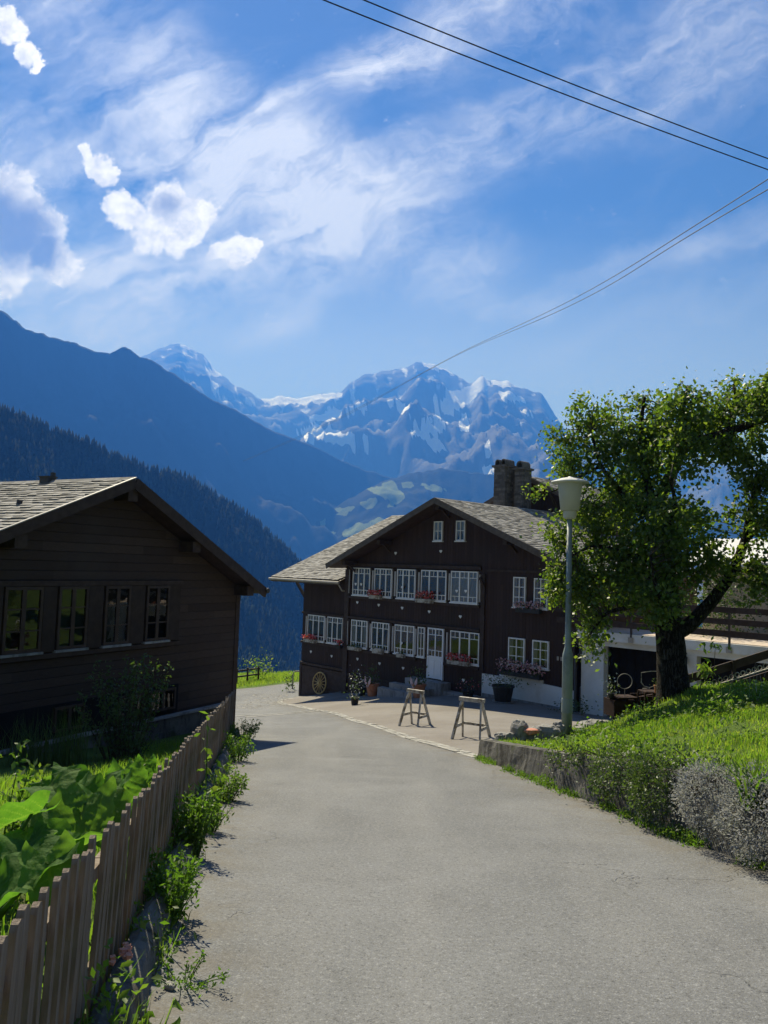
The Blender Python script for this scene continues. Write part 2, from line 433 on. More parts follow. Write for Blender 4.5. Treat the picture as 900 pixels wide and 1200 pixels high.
def mat_paving():
    m, t, out = new_mat('forecourt_paving')
    P = t.new('ShaderNodeNewGeometry').outputs['Position']
    c = t.mix(t.ramp(t.noise(P, .5, 5, .6, .4), .35, .65), (.165, .148, .132), (.21, .195, .18))
    c = t.mix(t.ramp(t.noise(P, 60, 2, .7), .5, .75, 0, .5), c, (.4, .37, .34))
    c = t.mix(t.ramp(t.noise(P, 1.6, 6, .7), .55, .75, 0, .5), c, (.14, .12, .10))
    t.l.new(principled(t, c, .85, .2, t.bump(t.noise(P, 60, 3, .7), .4, .012)), out.inputs[0]); return m
def mat_planks(name, axis, bw, c1, c2, weather=None, groove=.06):
    m, t, out = new_mat(name)
    co = t.new('ShaderNodeTexCoord').outputs['Object']; X = t.sep(co)
    if axis == 'Z': u = X[2]; along = t.math('ADD', X[0], X[1])
    else: u = t.math('ADD', X[0], X[1]); along = X[2]
    k = t.math('DIVIDE', u, bw); idx = t.math('FLOOR', k); fr = t.math('FRACT', k)
    seg = t.math('FLOOR', t.math('ADD', t.math('DIVIDE', along, 2.6), t.math('MULTIPLY', idx, .37)))
    wn = t.new('ShaderNodeTexWhiteNoise', noise_dimensions='2D'); t.put(wn.inputs['Vector'], t.comb(idx, seg, 0))
    c = t.mix(wn.outputs[0], c1, c2)
    st = (6, 6, 60) if axis == 'Z' else (60, 60, 5)
    gr = t.noise(t.vec('MULTIPLY', co, st), 1, 5, .65)
    c = t.mix(t.ramp(gr, .4, .75, 0, .55), c, tuple(x*.45 for x in c1))
    if weather: c = t.mix(t.ramp(t.noise(co, .55, 5, .65), .45, .75, 0, .7), c, weather)
    gm = t.ramp(t.math('ABSOLUTE', t.math('SUBTRACT', fr, .5)), .5-groove, .5, 0, 1)
    c = t.mix(t.math('MULTIPLY', gm, .5), c, tuple(x*.2 for x in c1))
    h = t.math('SUBTRACT', t.math('ADD', t.math('MULTIPLY', gr, .25), t.math('MULTIPLY', wn.outputs[0], .3)), t.math('MULTIPLY', gm, 1.2))
    t.l.new(principled(t, c, .75, .25, t.bump(h, .7, .02)), out.inputs[0]); return m
def mat_ground():
    m, t, out = new_mat('meadow_ground')
    P = t.new('ShaderNodeNewGeometry').outputs['Position']
    c = t.mix(t.ramp(t.noise(P, .6, 6, .65), .35, .65), (.06, .10, .02), (.11, .17, .035))
    c = t.mix(t.ramp(t.noise(P, 9, 4, .7), .5, .75, 0, .7), c, (.05, .07, .02))
    c = t.mix(t.ramp(t.noise(P, 1.7, 4, .6), .6, .75, 0, .6), c, (.09, .07, .045))
    t.l.new(principled(t, c, .95, .1, t.bump(t.noise(P, 25, 5, .7), .8, .05)), out.inputs[0]); return m
def mat_concrete(name, c1, c2, moss=(.06, .07, .03), amt=.6, sc_=1.):
    m, t, out = new_mat(name)
    P = t.new('ShaderNodeNewGeometry').outputs['Position']
    c = t.mix(t.ramp(t.noise(P, 1.5*sc_, 6, .65), .35, .65), c1, c2)
    c = t.mix(t.ramp(t.noise(t.vec('MULTIPLY', P, (1, 1, .35)), 4*sc_, 7, .7, .3), .47, .62, 0, amt), c, (.035, .033, .028))
    c = t.mix(t.ramp(t.noise(P, 2.3*sc_, 6, .7), .55, .68, 0, amt), c, moss)
    c = t.mix(t.ramp(t.noise(P, 38, 3, .7), .6, .75, 0, .5), c, (.42, .41, .38))
    t.l.new(principled(t, c, .92, .15, t.bump(t.noise(P, 14, 8, .75), .9, .04)), out.inputs[0]); return m
def mat_glass():
    m, t, out = new_mat('window_glass')
    fr = t.new('ShaderNodeFresnel'); fr.inputs[0].default_value = 1.5
    co = t.new('ShaderNodeTexCoord').outputs['Object']
    n = t.bump(t.noise(co, 2.2, 2), .05, .05)
    gl = t.new('ShaderNodeBsdfGlossy'); gl.inputs['Roughness'].default_value = .02; t.put(gl.inputs['Normal'], n)
    tr = t.new('ShaderNodeBsdfTransparent'); t.put(tr.inputs[0], (.8, .84, .86))
    mx = t.new('ShaderNodeMixShader'); t.put(mx.inputs[0], t.math('MULTIPLY_ADD', fr.outputs[0], 1.3, .03, clamp=True))
    t.l.new(tr.outputs[0], mx.inputs[1]); t.l.new(gl.outputs[0], mx.inputs[2]); t.l.new(mx.outputs[0], out.inputs[0]); return m
def mat_bark():
    m, t, out = new_mat('bark')
    co = t.new('ShaderNodeTexCoord').outputs['Object']
    v = t.vec('MULTIPLY', co, (1, 1, .16))
    vor = t.new('ShaderNodeTexVoronoi', feature='DISTANCE_TO_EDGE'); t.put(vor.inputs['Vector'], t.vec('ADD', v, t.vec('SCALE', t.noise(co, 9, 6, .7, out=1), .09))); vor.inputs['Scale'].default_value = 24
    c = t.mix(t.ramp(vor.outputs[0], 0, .2), (.02, .017, .014), (.06, .052, .043))
    c = t.mix(t.ramp(t.noise(co, 5, 5, .7), .55, .7, 0, .6), c, (.16, .16, .13))
    h = t.math('ADD', t.ramp(vor.outputs[0], 0, .16), t.math('MULTIPLY', t.noise(co, 30, 4), .4))
    t.l.new(principled(t, c, .92, .1, t.bump(h, 1., .05)), out.inputs[0]); return m
def mat_mountain(name, rock1, rock2, veg=None, snow=False, meadow=None, scale=.004):
    m, t, out = new_mat(name)
    P = t.new('ShaderNodeNewGeometry').outputs['Position']
    v = t.vec('MULTIPLY', P, (1, 1, .6))
    c = t.mix(t.ramp(t.noise(v, scale, 8, .65, .4), .35, .65), rock1, rock2)
    if veg: c = t.mix(t.ramp(t.noise(v, scale*.5, 8, .65), .40, .62), c, veg)
    if meadow: c = t.mix(t.ramp(t.math('ADD', t.attr('meadow'), t.math('MULTIPLY', t.math('SUBTRACT', t.noise(v, scale*3, 7, .65), .5), 1.5)), .45, .62), c, meadow)
    if snow: c = t.mix(t.ramp(t.math('ADD', t.attr('snow'), t.math('MULTIPLY', t.math('SUBTRACT', t.noise(v, scale*2.5, 8, .7, .5), .5), .5)), .36, .50), c, (.9, .91, .92))
    t.l.new(principled(t, c, .95, .05, t.bump(t.noise(v, scale*5, 8, .7), .35 if not snow else .6, 40)), out.inputs[0]); return m

M = {}
M['asphalt'] = mat_asphalt(); M['paving'] = mat_paving(); M['ground'] = mat_ground()
M['logs'] = mat_planks('dark_horizontal_boards', 'Z', .19, (.046, .029, .022), (.076, .049, .037), (.060, .045, .038))
M['boards'] = mat_planks('dark_vertical_boards', 'X', .16, (.040, .022, .017), (.058, .033, .025), (.036, .026, .022))
M['trim'] = simple('dark_timber', (.038, .022, .015), (.062, .040, .030), 6, .7, bump=.3, stretch=(1, 1, 1))
M['fascia'] = simple('grey_brown_fascia', (.085, .065, .050), (.13, .105, .085), 5, .75, bump=.3)
M['shingle'] = simple('weathered_shingle', (.24, .23, .21), (.38, .365, .34), 3, .85, .2, bump=.4, bscale=30, tint=(.085, .08, .075))
M['white'] = simple('white_paint', (.74, .74, .73), (.82, .82, .81), 3, .55)
M['plaster'] = simple('white_plaster', (.66, .655, .63), (.78, .775, .755), 1.2, .9, .15, bump=.2, bscale=40, c3=(.62, .60, .56), s3=.8)
M['door'] = simple('painted_door_white', (.74, .76, .80), (.80, .82, .85), 3, .5)
M['glass'] = mat_glass()
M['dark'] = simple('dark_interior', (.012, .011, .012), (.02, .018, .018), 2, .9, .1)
M['curtain'] = simple('lace_curtain', (.30, .30, .31), (.46, .46, .46), 9, .9, .05, stretch=(6, 6, .6))
M['brick'] = simple('chimney_stone', (.11, .105, .10), (.19, .182, .175), 6, .92, .1, bump=.8, bscale=14, tint=(.07, .068, .07))
M['concrete'] = mat_concrete('mossy_concrete', (.11, .107, .10), (.19, .186, .172), amt=.8)
M['kerb'] = mat_concrete('kerb_stone', (.33, .32, .29), (.46, .45, .42), (.25, .23, .19), .35)
M['ledge'] = mat_concrete('pale_concrete', (.27, .27, .27), (.36, .36, .36), (.16, .17, .13), .4)
M['bark'] = mat_bark()
M['twig'] = simple('twig_bark', (.05, .04, .03), (.09, .075, .055), 8, .9, .1)
M['leaf'] = simple('pear_leaf', (.038, .075, .013), (.075, .125, .024), 1.1, .5, .5, tint=(.155, .19, .045), trans=.45)
M['weed'] = simple('weed_leaf', (.045, .10, .016), (.085, .16, .026), 2, .55, .35, tint=(.14, .17, .05), trans=.45)
M['grass'] = simple('grass_blade', (.085, .165, .02), (.145, .245, .035), .9, .6, .3, tint=(.24, .25, .09), trans=.45)
M['bigleaf'] = simple('rhubarb_leaf', (.03, .095, .016), (.06, .15, .025), 5, .7, .12, bump=.8, bscale=16, tint=(.14, .22, .06), trans=.46)
M['shadeleaf'] = simple('shrub_leaf', (.032, .062, .022), (.06, .098, .034), 2, .5, .35, tint=(.12, .15, .06), trans=.3)
M['silver'] = simple('silvery_leaf', (.33, .33, .33), (.48, .475, .475), 5, .8, .2, tint=(.30, .32, .24), trans=.35, transcol=(1, 1, 1))
M['conifer'] = simple('conifer', (.006, .012, .006), (.012, .022, .009), .02, .95, .05, tint=(.03, .045, .015))
M['picket'] = simple('weathered_picket', (.15, .115, .085), (.28, .23, .18), 5, .85, .15, bump=.5, bscale=26, tint=(.06, .045, .034), stretch=(4, 4, .5))
M['metalpole'] = simple('galvanised_pole', (.22, .27, .26), (.29, .34, .33), 3, .5, .4, c3=(.18, .21, .20), s3=1.5)
M['lampglass'] = simple('opal_plastic', (.62, .63, .58), (.70, .71, .66), 2, .4, .4, trans=.45, transcol=(1.1, 1.1, 1.05))
M['lampcap'] = simple('lamp_cap', (.66, .66, .64), (.76, .76, .74), 3, .45)
M['terracotta'] = simple('terracotta', (.42, .17, .09), (.55, .26, .15), 6, .85, .15, bump=.2)
M['red'] = simple('red_petals', (.5, .02, .02), (.7, .05, .04), 9, .6, .3, tint=(.75, .45, .45), trans=.25, transcol=(1.4, 1, 1))
M['pink'] = simple('pink_petals', (.55, .34, .36), (.7, .55, .55), 9, .6, .3, tint=(.4, .12, .16))
M['whitepetal'] = simple('white_petals', (.7, .7, .68), (.8, .8, .78), 9, .6, .3)
M['black'] = simple('black_tub', (.02, .02, .02), (.035, .035, .035), 5, .6)
M['iron'] = simple('dark_iron', (.03, .028, .026), (.06, .05, .045), 9, .6, .4)
M['rust'] = simple('rusty_brown_wood', (.030, .017, .012), (.050, .029, .021), 6, .85, .15, bump=.4, bscale=25)
M['wheelwood'] = simple('yellowed_wheel', (.40, .30, .12), (.52, .40, .18), 6, .7)
M['oldwood'] = simple('grey_peeling_wood', (.34, .32, .28), (.56, .54, .49), 14, .85, .15, bump=.4, bscale=30, c3=(.2, .17, .13), s3=6)
M['stone'] = simple('field_stone', (.20, .195, .185), (.36, .35, .33), 3, .9, .15, bump=.8, bscale=12, c3=(.13, .125, .11), s3=3)
M['redstone'] = simple('reddish_stone', (.50, .21, .15), (.62, .32, .24), 4, .85, .15, bump=.4, bscale=14)
M['cable'] = simple('cable_black', (.012, .012, .013), (.02, .02, .02), 5, .6)
M['gutter'] = simple('dark_gutter', (.035, .03, .028), (.055, .05, .046), 5, .5, .4)
M['copper'] = simple('aged_zinc', (.30, .27, .23), (.42, .38, .33), 5, .5, .4)
M['terrace'] = simple('terrace_tiles', (.50, .41, .33), (.58, .49, .40), 4, .85, .15, bump=.2)
M['beige'] = simple('beige_render', (.44, .38, .32), (.52, .46, .39), 1, .9, .1, bump=.15, bscale=30)
M['soil'] = simple('dark_soil', (.05, .04, .03), (.09, .07, .05), 6, .95, .05, bump=.6)
M['shutter'] = simple('dark_shutter', (.030, .018, .012), (.048, .030, .020), 6, .7)
M['brownframe'] = simple('brown_window_frame', (.045, .028, .020), (.07, .044, .031), 6, .6)

# ------------------------------------------------------------------ ground, road, forecourt
xs = np.r_[np.array([-420, -320, -240, -180, -130, -95, -70, -55, -45]), np.arange(-38, 38.1, .5), np.array([45, 55, 70, 95, 130, 180, 240, 320, 420])]
ysr = np.r_[np.array([-60, -40, -26]), np.arange(-16, 64, .5), np.array([66, 70, 76, 84, 95, 110, 130, 160, 200, 250, 310, 380, 460, 560, 640])]
gx, gy = np.meshgrid(xs, ysr); XY = np.c_[gx.ravel(), gy.ravel()]
cl = np.c_[np.clip(XY[:, 0], -40, 40), np.clip(XY[:, 1], -16, 70)]
Z = g(np.c_[cl[:, 0], XY[:, 1]*0+cl[:, 1]])
d_all = XY[:, 0]*UX+XY[:, 1]*UY
Z = np.where(XY[:, 1] > 70, Z-(XY[:, 1]-70)*.52, Z)-np.maximum(-40-XY[:, 0], 0)*.25+np.maximum(XY[:, 0]-40, 0)*.2
Z = np.maximum(Z, -299)
inr = inside(XY, ROAD) | inside(XY, FORE)
Z = np.where(inr, Z-.07, Z-.004)
nx, ny = len(xs), len(ysr)
ii = (np.arange(ny-1)[:, None]*nx+np.arange(nx-1)[None]).ravel()
quads = np.stack([ii, ii+1, ii+nx+1, ii+nx], 1)
o = fast('ground', np.c_[XY, Z], quads, M['ground'], smooth=True); prop(o, kind='structure')
o = sheet('road', ROAD, .45, lambda V: g(V)+.006, M['asphalt']); prop(o, kind='structure')
V = np.array([v.co[:2] for v in o.data.vertices])
a = o.data.attributes.new('edge', 'FLOAT', 'POINT'); a.data.foreach_set('value', np.clip(1-edge_dist(V, ROAD)/.7, 0, 1).astype(np.float32))
o = sheet('forecourt', FORE, .45, lambda V: g(V)+.010, M['paving']); prop(o, kind='structure')
# row of pale edging stones between road and forecourt
mb = MB(); kd = densify(KERB+[(-4.25, 40.05)], .1)
acc = []; L = 0; prev = None
path = [np.array(p) for p in chaikin(KERB, 1)]
cum = np.r_[0, np.cumsum([np.linalg.norm(b-a) for a, b in zip(path[:-1], path[1:])])]
def along(s):
    i = min(max(np.searchsorted(cum, s)-1, 0), len(path)-2); f = (s-cum[i])/(cum[i+1]-cum[i])
    p = path[i]*(1-f)+path[i+1]*f; dv = (path[i+1]-path[i]); return p, dv/np.linalg.norm(dv)
s_ = 0.
while s_ < cum[-1]-.3:
    ln = random.uniform(.24, .42); p, dv = along(s_); q, _ = along(min(s_+ln-.02, cum[-1])); n_ = np.array([-dv[1], dv[0]])
    for off in (0, .14):
        hh = random.uniform(.012, .03); sh = random.uniform(-.01, .01)
        pts = []
        for base, e in ((p, 0), (p, .125), (q, .125), (q, 0)):
            w = base-n_*(-.06+off+e-.06)+n_*0+sh
            pts.append((w[0], w[1], gz(w[0], w[1])-.05))
        mb.prism(pts, (0, 0, .05+hh), tint=random.random()*.4)
    s_ += ln
prop(mb.build('kerb', M['kerb']), kind='structure')
# drainage channel across the road
mb = MB(); A, B = at(279, 838, 26.5), at(366, 833, 30.5)
for k in range(14):
    f0, f1 = k/14, (k+.94)/14
    p, q = A.lerp(B, f0), A.lerp(B, f1); dv = (q-p).normalized(); n_ = Vector((-dv.y, dv.x, 0))
    for off in (-.32, .32):
        pts = [(w.x, w.y, gz(w.x, w.y)-.02) for w in (p+n_*(off-.11), q+n_*(off-.11), q+n_*(off+.11), p+n_*(off+.11))]
        mb.prism(pts, (0, 0, .036))
prop(mb.build('drain_channel', M['kerb']), kind='structure')
# setts where the forecourt rounds into the lane
mb = MB()
for k in range(150):
    c = at(random.uniform(314, 352), random.uniform(814, 829), 1); dvec = c-Vector((0, 0, EYE))
    yy = random.uniform(35.0, 42.5); x0 = -5.6+random.uniform(-1.1, .75)-(.35 if yy < 36.5 else 0)
    z0 = gz(x0, yy); a_ = random.uniform(0, 3)
    e = .1
    pts = [(x0+math.cos(a_+j*math.pi/2)*e, yy+math.sin(a_+j*math.pi/2)*e, z0-.03) for j in range(4)]
    mb.prism(pts, (0, 0, .038+random.random()*.006))
prop(mb.build('paving_setts', M['stone']), kind='structure')

# ------------------------------------------------------------------ far terrain
def dirz(px, py):
    r = ray(px, py); h = math.hypot(r.x, r.y); return r.x/h, r.y/h, r.z/h
def ridge(name, sil, dist, k, zbase, nt, ns, mat, amp, nscale, seed, crest=.0, shape=.85, masks=None, meadow=None, snowmask=None, back=.25, ridged=False, px_noise=4.):
    """a mountain with its crest where the surveyed skyline puts it; front slope down towards the valley, back slope behind"""
    sp = np.array(sil, float); px = np.linspace(sp[0, 0], sp[-1, 0], nt)
    py = np.interp(px, sp[:, 0], sp[:, 1]); dp = np.array(dist, float); D = np.interp(px, dp[:, 0], dp[:, 1])
    V = np.zeros((nt, ns+4, 3)); so = Vector((seed*17.3, seed*3.1, seed*7.7))
    for i in range(nt):
        x, y, tz = dirz(px[i], py[i]); zc = EYE+D[i]*tz
        zc += crest*mnoise.fractal(Vector((px[i]*.09, seed, 0)), .8, 2.1, 5)
        for j in range(ns+4):
            if j < 3:
                s = -(3-j)/3*back; r = D[i]*(1-s); z = zc+s*(zc-zbase)*1.2/back*.6
            else:
                s = ((j-3)/ns)**1.15; r = D[i]*(1-s*(1-k)); z = zc+(zbase-zc)*s**shape
            P = Vector((x*r, y*r, z))
            if j > 3:
                wgt = min(s*5, 1)*min((1-s)*4+.15, 1)
                q = P*nscale+so; q.z *= .5
                if ridged: f = mnoise.ridged_multi_fractal(q, .9, 2.1, 6, 1., 2.)-1.3
                else: f = mnoise.fractal(q, .9, 2.1, 6)
                P.z += (f*amp-amp*.25)*wgt
                lim = EYE+math.hypot(P.x, P.y)*(tz)
                P.z = min(P.z, lim-s*3)
            V[i, j] = P
    n2 = ns+4
    ii = (np.arange(nt-1)[:, None]*n2+np.arange(n2-1)[None]).ravel()
    quads = np.stack([ii, ii+1, ii+n2+1, ii+n2], 1)
    Vf = V.reshape(-1, 3); attrs = {}
    if snowmask or meadow:
        Mi = np.array(CM.transposed()); C = (Vf-np.array([0, 0, EYE]))@Mi.T
        pp = np.c_[450-900*C[:, 0]/C[:, 2], 600+900*C[:, 1]/C[:, 2]]
        wob = np.array([mnoise.noise_vector(Vector((p[0]*.12, p[1]*.12, 3.3)))[:2] for p in pp])+.5*np.array([mnoise.noise_vector(Vector((p[0]*.4, p[1]*.4, 9)))[:2] for p in pp])
        pp = pp+wob*px_noise
        for nm, polys in (('snow', snowmask), ('meadow', meadow)):
            if polys:
                val = np.zeros(len(pp))
                for pl in polys:
                    e = edge_dist(pp, pl); ins = inside(pp, pl)
                    val = np.maximum(val, np.where(ins, np.clip(.5+e/3, 0, 1), np.clip(.5-e/3, 0, 1)))
                if nm == 'snow': val = np.maximum(val, np.clip(.30+.34*np.array([mnoise.fractal(Vector((p[0]*.11, p[1]*.05, 7)), .8, 2.1, 4) for p in pp]), 0, .48)*np.clip((Vf[:, 2]-1500)/500, 0, 1))
                attrs[nm] = val
    o = fast(name, Vf, quads, mat, smooth=True, attrs=attrs); prop(o, kind='structure')
    return o, V, px, D
fl = MB(); fl.box(-9500, 9500, 300, 13500, -312, -302); prop(fl.build('valley_floor', simple('valley_forest', (.03, .05, .02), (.06, .09, .03), .004, .95)), kind='structure')
HILL = [(-260, 360), (-120, 420), (0, 490), (30, 498), (60, 514), (100, 527), (140, 545), (170, 556), (200, 563), (225, 572), (250, 588), (280, 604), (300, 618), (320, 636), (340, 653), (356, 672), (372, 700), (390, 730), (420, 775)]
hill, HV, hpx, hD = ridge('forested_hill', HILL, [(-260, 1300), (0, 1250), (200, 1400), (340, 1550), (420, 1600)], .54, -290, 150, 46, mat_mountain('hill_forest_floor', (.008, .013, .006), (.014, .02, .008), (.01, .018, .006), scale=.01), 60, .006, 2, shape=.95)
RIDGE2 = [(-400, 240), (-200, 300), (-60, 345), (0, 363), (14, 372), (30, 385), (60, 395), (90, 402), (108, 412), (120, 413), (130, 414), (138, 409), (146, 406), (154, 410), (165, 418), (178, 422), (190, 430), (215, 445), (235, 460), (250, 469), (275, 480), (300, 494), (320, 505), (350, 516), (375, 526), (400, 540), (430, 551), (465, 562), (500, 572), (560, 590), (620, 610), (760, 650)]
ridge('mountain_ridge', RIDGE2, [(-400, 3600), (0, 3900), (200, 4400), (465, 5600), (760, 6000)], .66, -295, 330, 60, mat_mountain('ridge_slopes', (.016, .019, .014), (.030, .031, .025), (.013, .019, .010), scale=.0022), 170, .0014, 5, crest=9, ridged=True, shape=.9)
MEAD = [[(428, 572), (446, 568), (462, 563), (466, 572), (474, 584), (462, 593), (452, 596), (456, 586), (444, 580)], [(420, 590), (436, 582), (446, 586), (432, 598)], [(390, 598), (408, 592), (418, 594), (404, 604), (392, 604)],
        [(374, 606), (382, 602), (381, 618), (375, 618)], [(400, 622), (416, 614), (436, 612), (440, 620), (424, 628), (402, 630)], [(490, 566), (512, 568), (528, 576), (506, 576)], [(470, 566), (484, 564), (484, 571), (472, 572)],
        [(430, 612), (446, 606), (452, 612), (436, 620)], [(378, 622), (394, 624), (390, 630), (378, 628)]]
HILL2 = [(250, 690), (300, 655), (340, 628), (370, 608), (400, 590), (430, 573), (452, 563), (465, 560), (480, 554), (500, 552), (520, 549), (545, 552), (570, 556), (600, 556), (640, 560), (700, 580), (800, 600), (1000, 620)]
ridge('hill_meadows', HILL2, [(250, 4200), (465, 5000), (1000, 5200)], .70, -296, 260, 56, mat_mountain('hill_with_pastures', (.016, .022, .013), (.028, .033, .019), (.013, .021, .010), meadow=(.19, .235, .085), scale=.003), 110, .002, 8, crest=10, meadow=MEAD, shape=1.0, px_noise=3.)
SNOW = [[(305, 467), (330, 464), (345, 467), (372, 462), (400, 460), (403, 467), (375, 470), (345, 473), (318, 475)],
        [(362, 489), (385, 484), (405, 478), (428, 471), (431, 478), (405, 486), (385, 491), (363, 493)],
        [(348, 507), (365, 498), (385, 501), (410, 508), (430, 515), (440, 523), (420, 525), (400, 516), (375, 511), (352, 512)],
        [(566, 440), (572, 449), (562, 459), (545, 464), (528, 465), (522, 460), (545, 454), (556, 449)],
        [(524, 463), (560, 461), (548, 472), (530, 483), (515, 492), (503, 495), (508, 485), (522, 474)],
        [(454, 469), (470, 471), (484, 478), (474, 482), (458, 477)], [(475, 490), (510, 487), (498, 499), (477, 500)], [(478, 505), (505, 499), (527, 491), (517, 505), (490, 512)], [(495, 511), (515, 514), (525, 529), (512, 528), (498, 519)],
        [(540, 487), (548, 487), (549, 506), (541, 508), (537, 498)], [(508, 466), (518, 466), (516, 476), (507, 474)],
        [(574, 444), (600, 448), (606, 453), (585, 454)], [(582, 459), (605, 461), (616, 471), (598, 471)], [(610, 479), (623, 481), (627, 487), (610, 486)], [(607, 494), (622, 496), (618, 498), (606, 497)],
        [(490, 424), (510, 427), (525, 433), (534, 440), (522, 436), (505, 431)], [(545, 551), (566, 548), (590, 549), (585, 557), (555, 557)],
        [(241, 432), (255, 437), (263, 441), (250, 440)], [(245, 449), (252, 446), (254, 457), (246, 458)], [(568, 522), (576, 520), (572, 536), (567, 534)]]
FAR = [(-500, 420), (-100, 440), (60, 440), (130, 432), (165, 418), (178, 413), (190, 407), (205, 402), (214, 404), (222, 407), (232, 414), (238, 414), (246, 425), (252, 434), (262, 441), (275, 451), (288, 457), (297, 462), (303, 468), (312, 467), (322, 466), (328, 462), (334, 466), (350, 467), (370, 463), (384, 461), (400, 460), (404, 454), (414, 446), (425, 440), (438, 437), (450, 435), (466, 432), (478, 430), (488, 424), (496, 425), (508, 427), (520, 432), (530, 437), (540, 443), (550, 449), (556, 447), (566, 439), (571, 446), (580, 445), (590, 447), (595, 445), (602, 452), (612, 455), (622, 458), (634, 460), (641, 470), (650, 487), (660, 500), (680, 515), (720, 530), (800, 540), (1000, 560), (1400, 560)]
ridge('snow_mountain', FAR, [(-500, 11500), (200, 11800), (300, 11200), (400, 10600), (560, 9800), (650, 9500), (1400, 9500)], .36, -100, 620, 130, mat_mountain('alpine_rock', (.10, .098, .095), (.19, .185, .18), snow=True, scale=.0016), 520, .0006, 11, crest=22, ridged=True, snowmask=SNOW, shape=1.0, back=.10, px_noise=4.)
# conifer wood on the near hill
def conifers():
    n = 9000; Vs, Ts, tn = [], [], []
    nt, n2, _ = HV.shape; k = 0; base = 0
    ring = np.array([[math.cos(2*math.pi*j/6), math.sin(2*math.pi*j/6)] for j in range(6)])
    for _ in range(n):
        if random.random() < .22: fj = 3+abs(random.gauss(0, 1.2))
        else: fj = 3+random.random()**.9*(n2-6)
        fi = random.random()*(nt-1.001); i = int(fi); j = min(int(fj), n2-2); u, v = fi-i, fj-j
        P = (HV[i, j]*(1-u)+HV[i+1, j]*u)*(1-v)+(HV[i, j+1]*(1-u)+HV[i+1, j+1]*u)*v
        dens = mnoise.noise(Vector(P)*.006)
        if dens < -.32: continue
        h = random.uniform(13, 27)*(1+.15*dens); r = h*random.uniform(.15, .22)
        a0 = random.random()*2; ca, sa = math.cos(a0), math.sin(a0); rg = ring@np.array([[ca, -sa], [sa, ca]])
        for (z0, z1, rr) in ((.05, .55, 1.), (.35, .8, .72), (.62, 1.0, .45)):
            jit = 1+rng.uniform(-.25, .25, 6)[:, None]
            Vs.append(np.c_[P[:2]+rg*r*rr*jit, np.full(6, P[2]+h*z0)]); Vs.append([[P[0], P[1], P[2]+h*z1]])
            Ts += [(base+q, base+(q+1) % 6, base+6) for q in range(6)]; base += 7
            tn += [random.random()*.5*(1 if dens > 0 else 1.6)]*6
    o = fast('conifer_forest', np.concatenate(Vs), np.array(Ts), M['conifer'], tint=tn)
    prop(o, 'dark conifer wood covering the hillside behind the left house', 'forest', kind='stuff')
conifers()


# ------------------------------------------------------------------ building helpers
def tiles(mb, O, u, v, L, S, pred=None, tw=.26, ch=.2, m=1, th=.034):
    """overlapping shingles laid in courses: O eave corner, u along the eave, v up the slope"""
    O, u, v = Vector(O), Vector(u).normalized(), Vector(v).normalized(); n = u.cross(v).normalized()
    if n.z < 0: n = -n
    for r in range(int(S/ch)+1):
        x = -random.random()*tw; y0 = r*ch
        ln = min(ch*1.35, S-y0+.02)
        if ln < .05: continue
        while x < L:
            w = tw*random.uniform(.7, 1.3); a, b = max(x, 0), min(x+w-.008, L); x += w
            if b-a < .03 or (pred and not pred((a+b)/2, y0+ch/2)): continue
            j = random.uniform(-.025, .025); e = random.uniform(0, .02)
            lo = O+v*(y0+j)+n*(.028+e); hi = O+v*(y0+ln)+n*.012
            p = [lo+u*a, lo+u*b, hi+u*b, hi+u*a]; q = [c+n*th for c in p]
            t = random.random()**2*.9
            mb.add(p+q, [(4, 5, 6, 7), (0, 1, 5, 4), (1, 2, 6, 5), (3, 0, 4, 7)], m, t)
def slab(mb, O, u, v, L, S, th, m=0):
    O, u, v = Vector(O), Vector(u).normalized(), Vector(v).normalized(); n = u.cross(v).normalized()
    if n.z < 0: n = -n
    mb.prism([O, O+u*L, O+u*L+v*S, O+v*S], -n*th, m)
class House:
    """local frame: x along the front, y into the building, z world height"""
    def __init__(s, name, label, cat, P0, d, base):
        s.base = base; s.P0 = Vector((P0[0], P0[1], 0)); s.d = Vector((d[0], d[1], 0)); s.w = Vector((-d[1], d[0], 0))
        s.root = thing(name, label, cat, (P0[0], P0[1], base), math.atan2(d[1], d[0])); s.rz = math.atan2(d[1], d[0])
    def part(s, name, mb, mats, parent=None, smooth=False):
        return mb.build(name, mats, parent or s.root, (0, 0, 0) if parent else (0, 0, -s.base), smooth)
    def world(s, t, w, z): p = s.P0+s.d*t+s.w*w; return Vector((p.x, p.y, z))
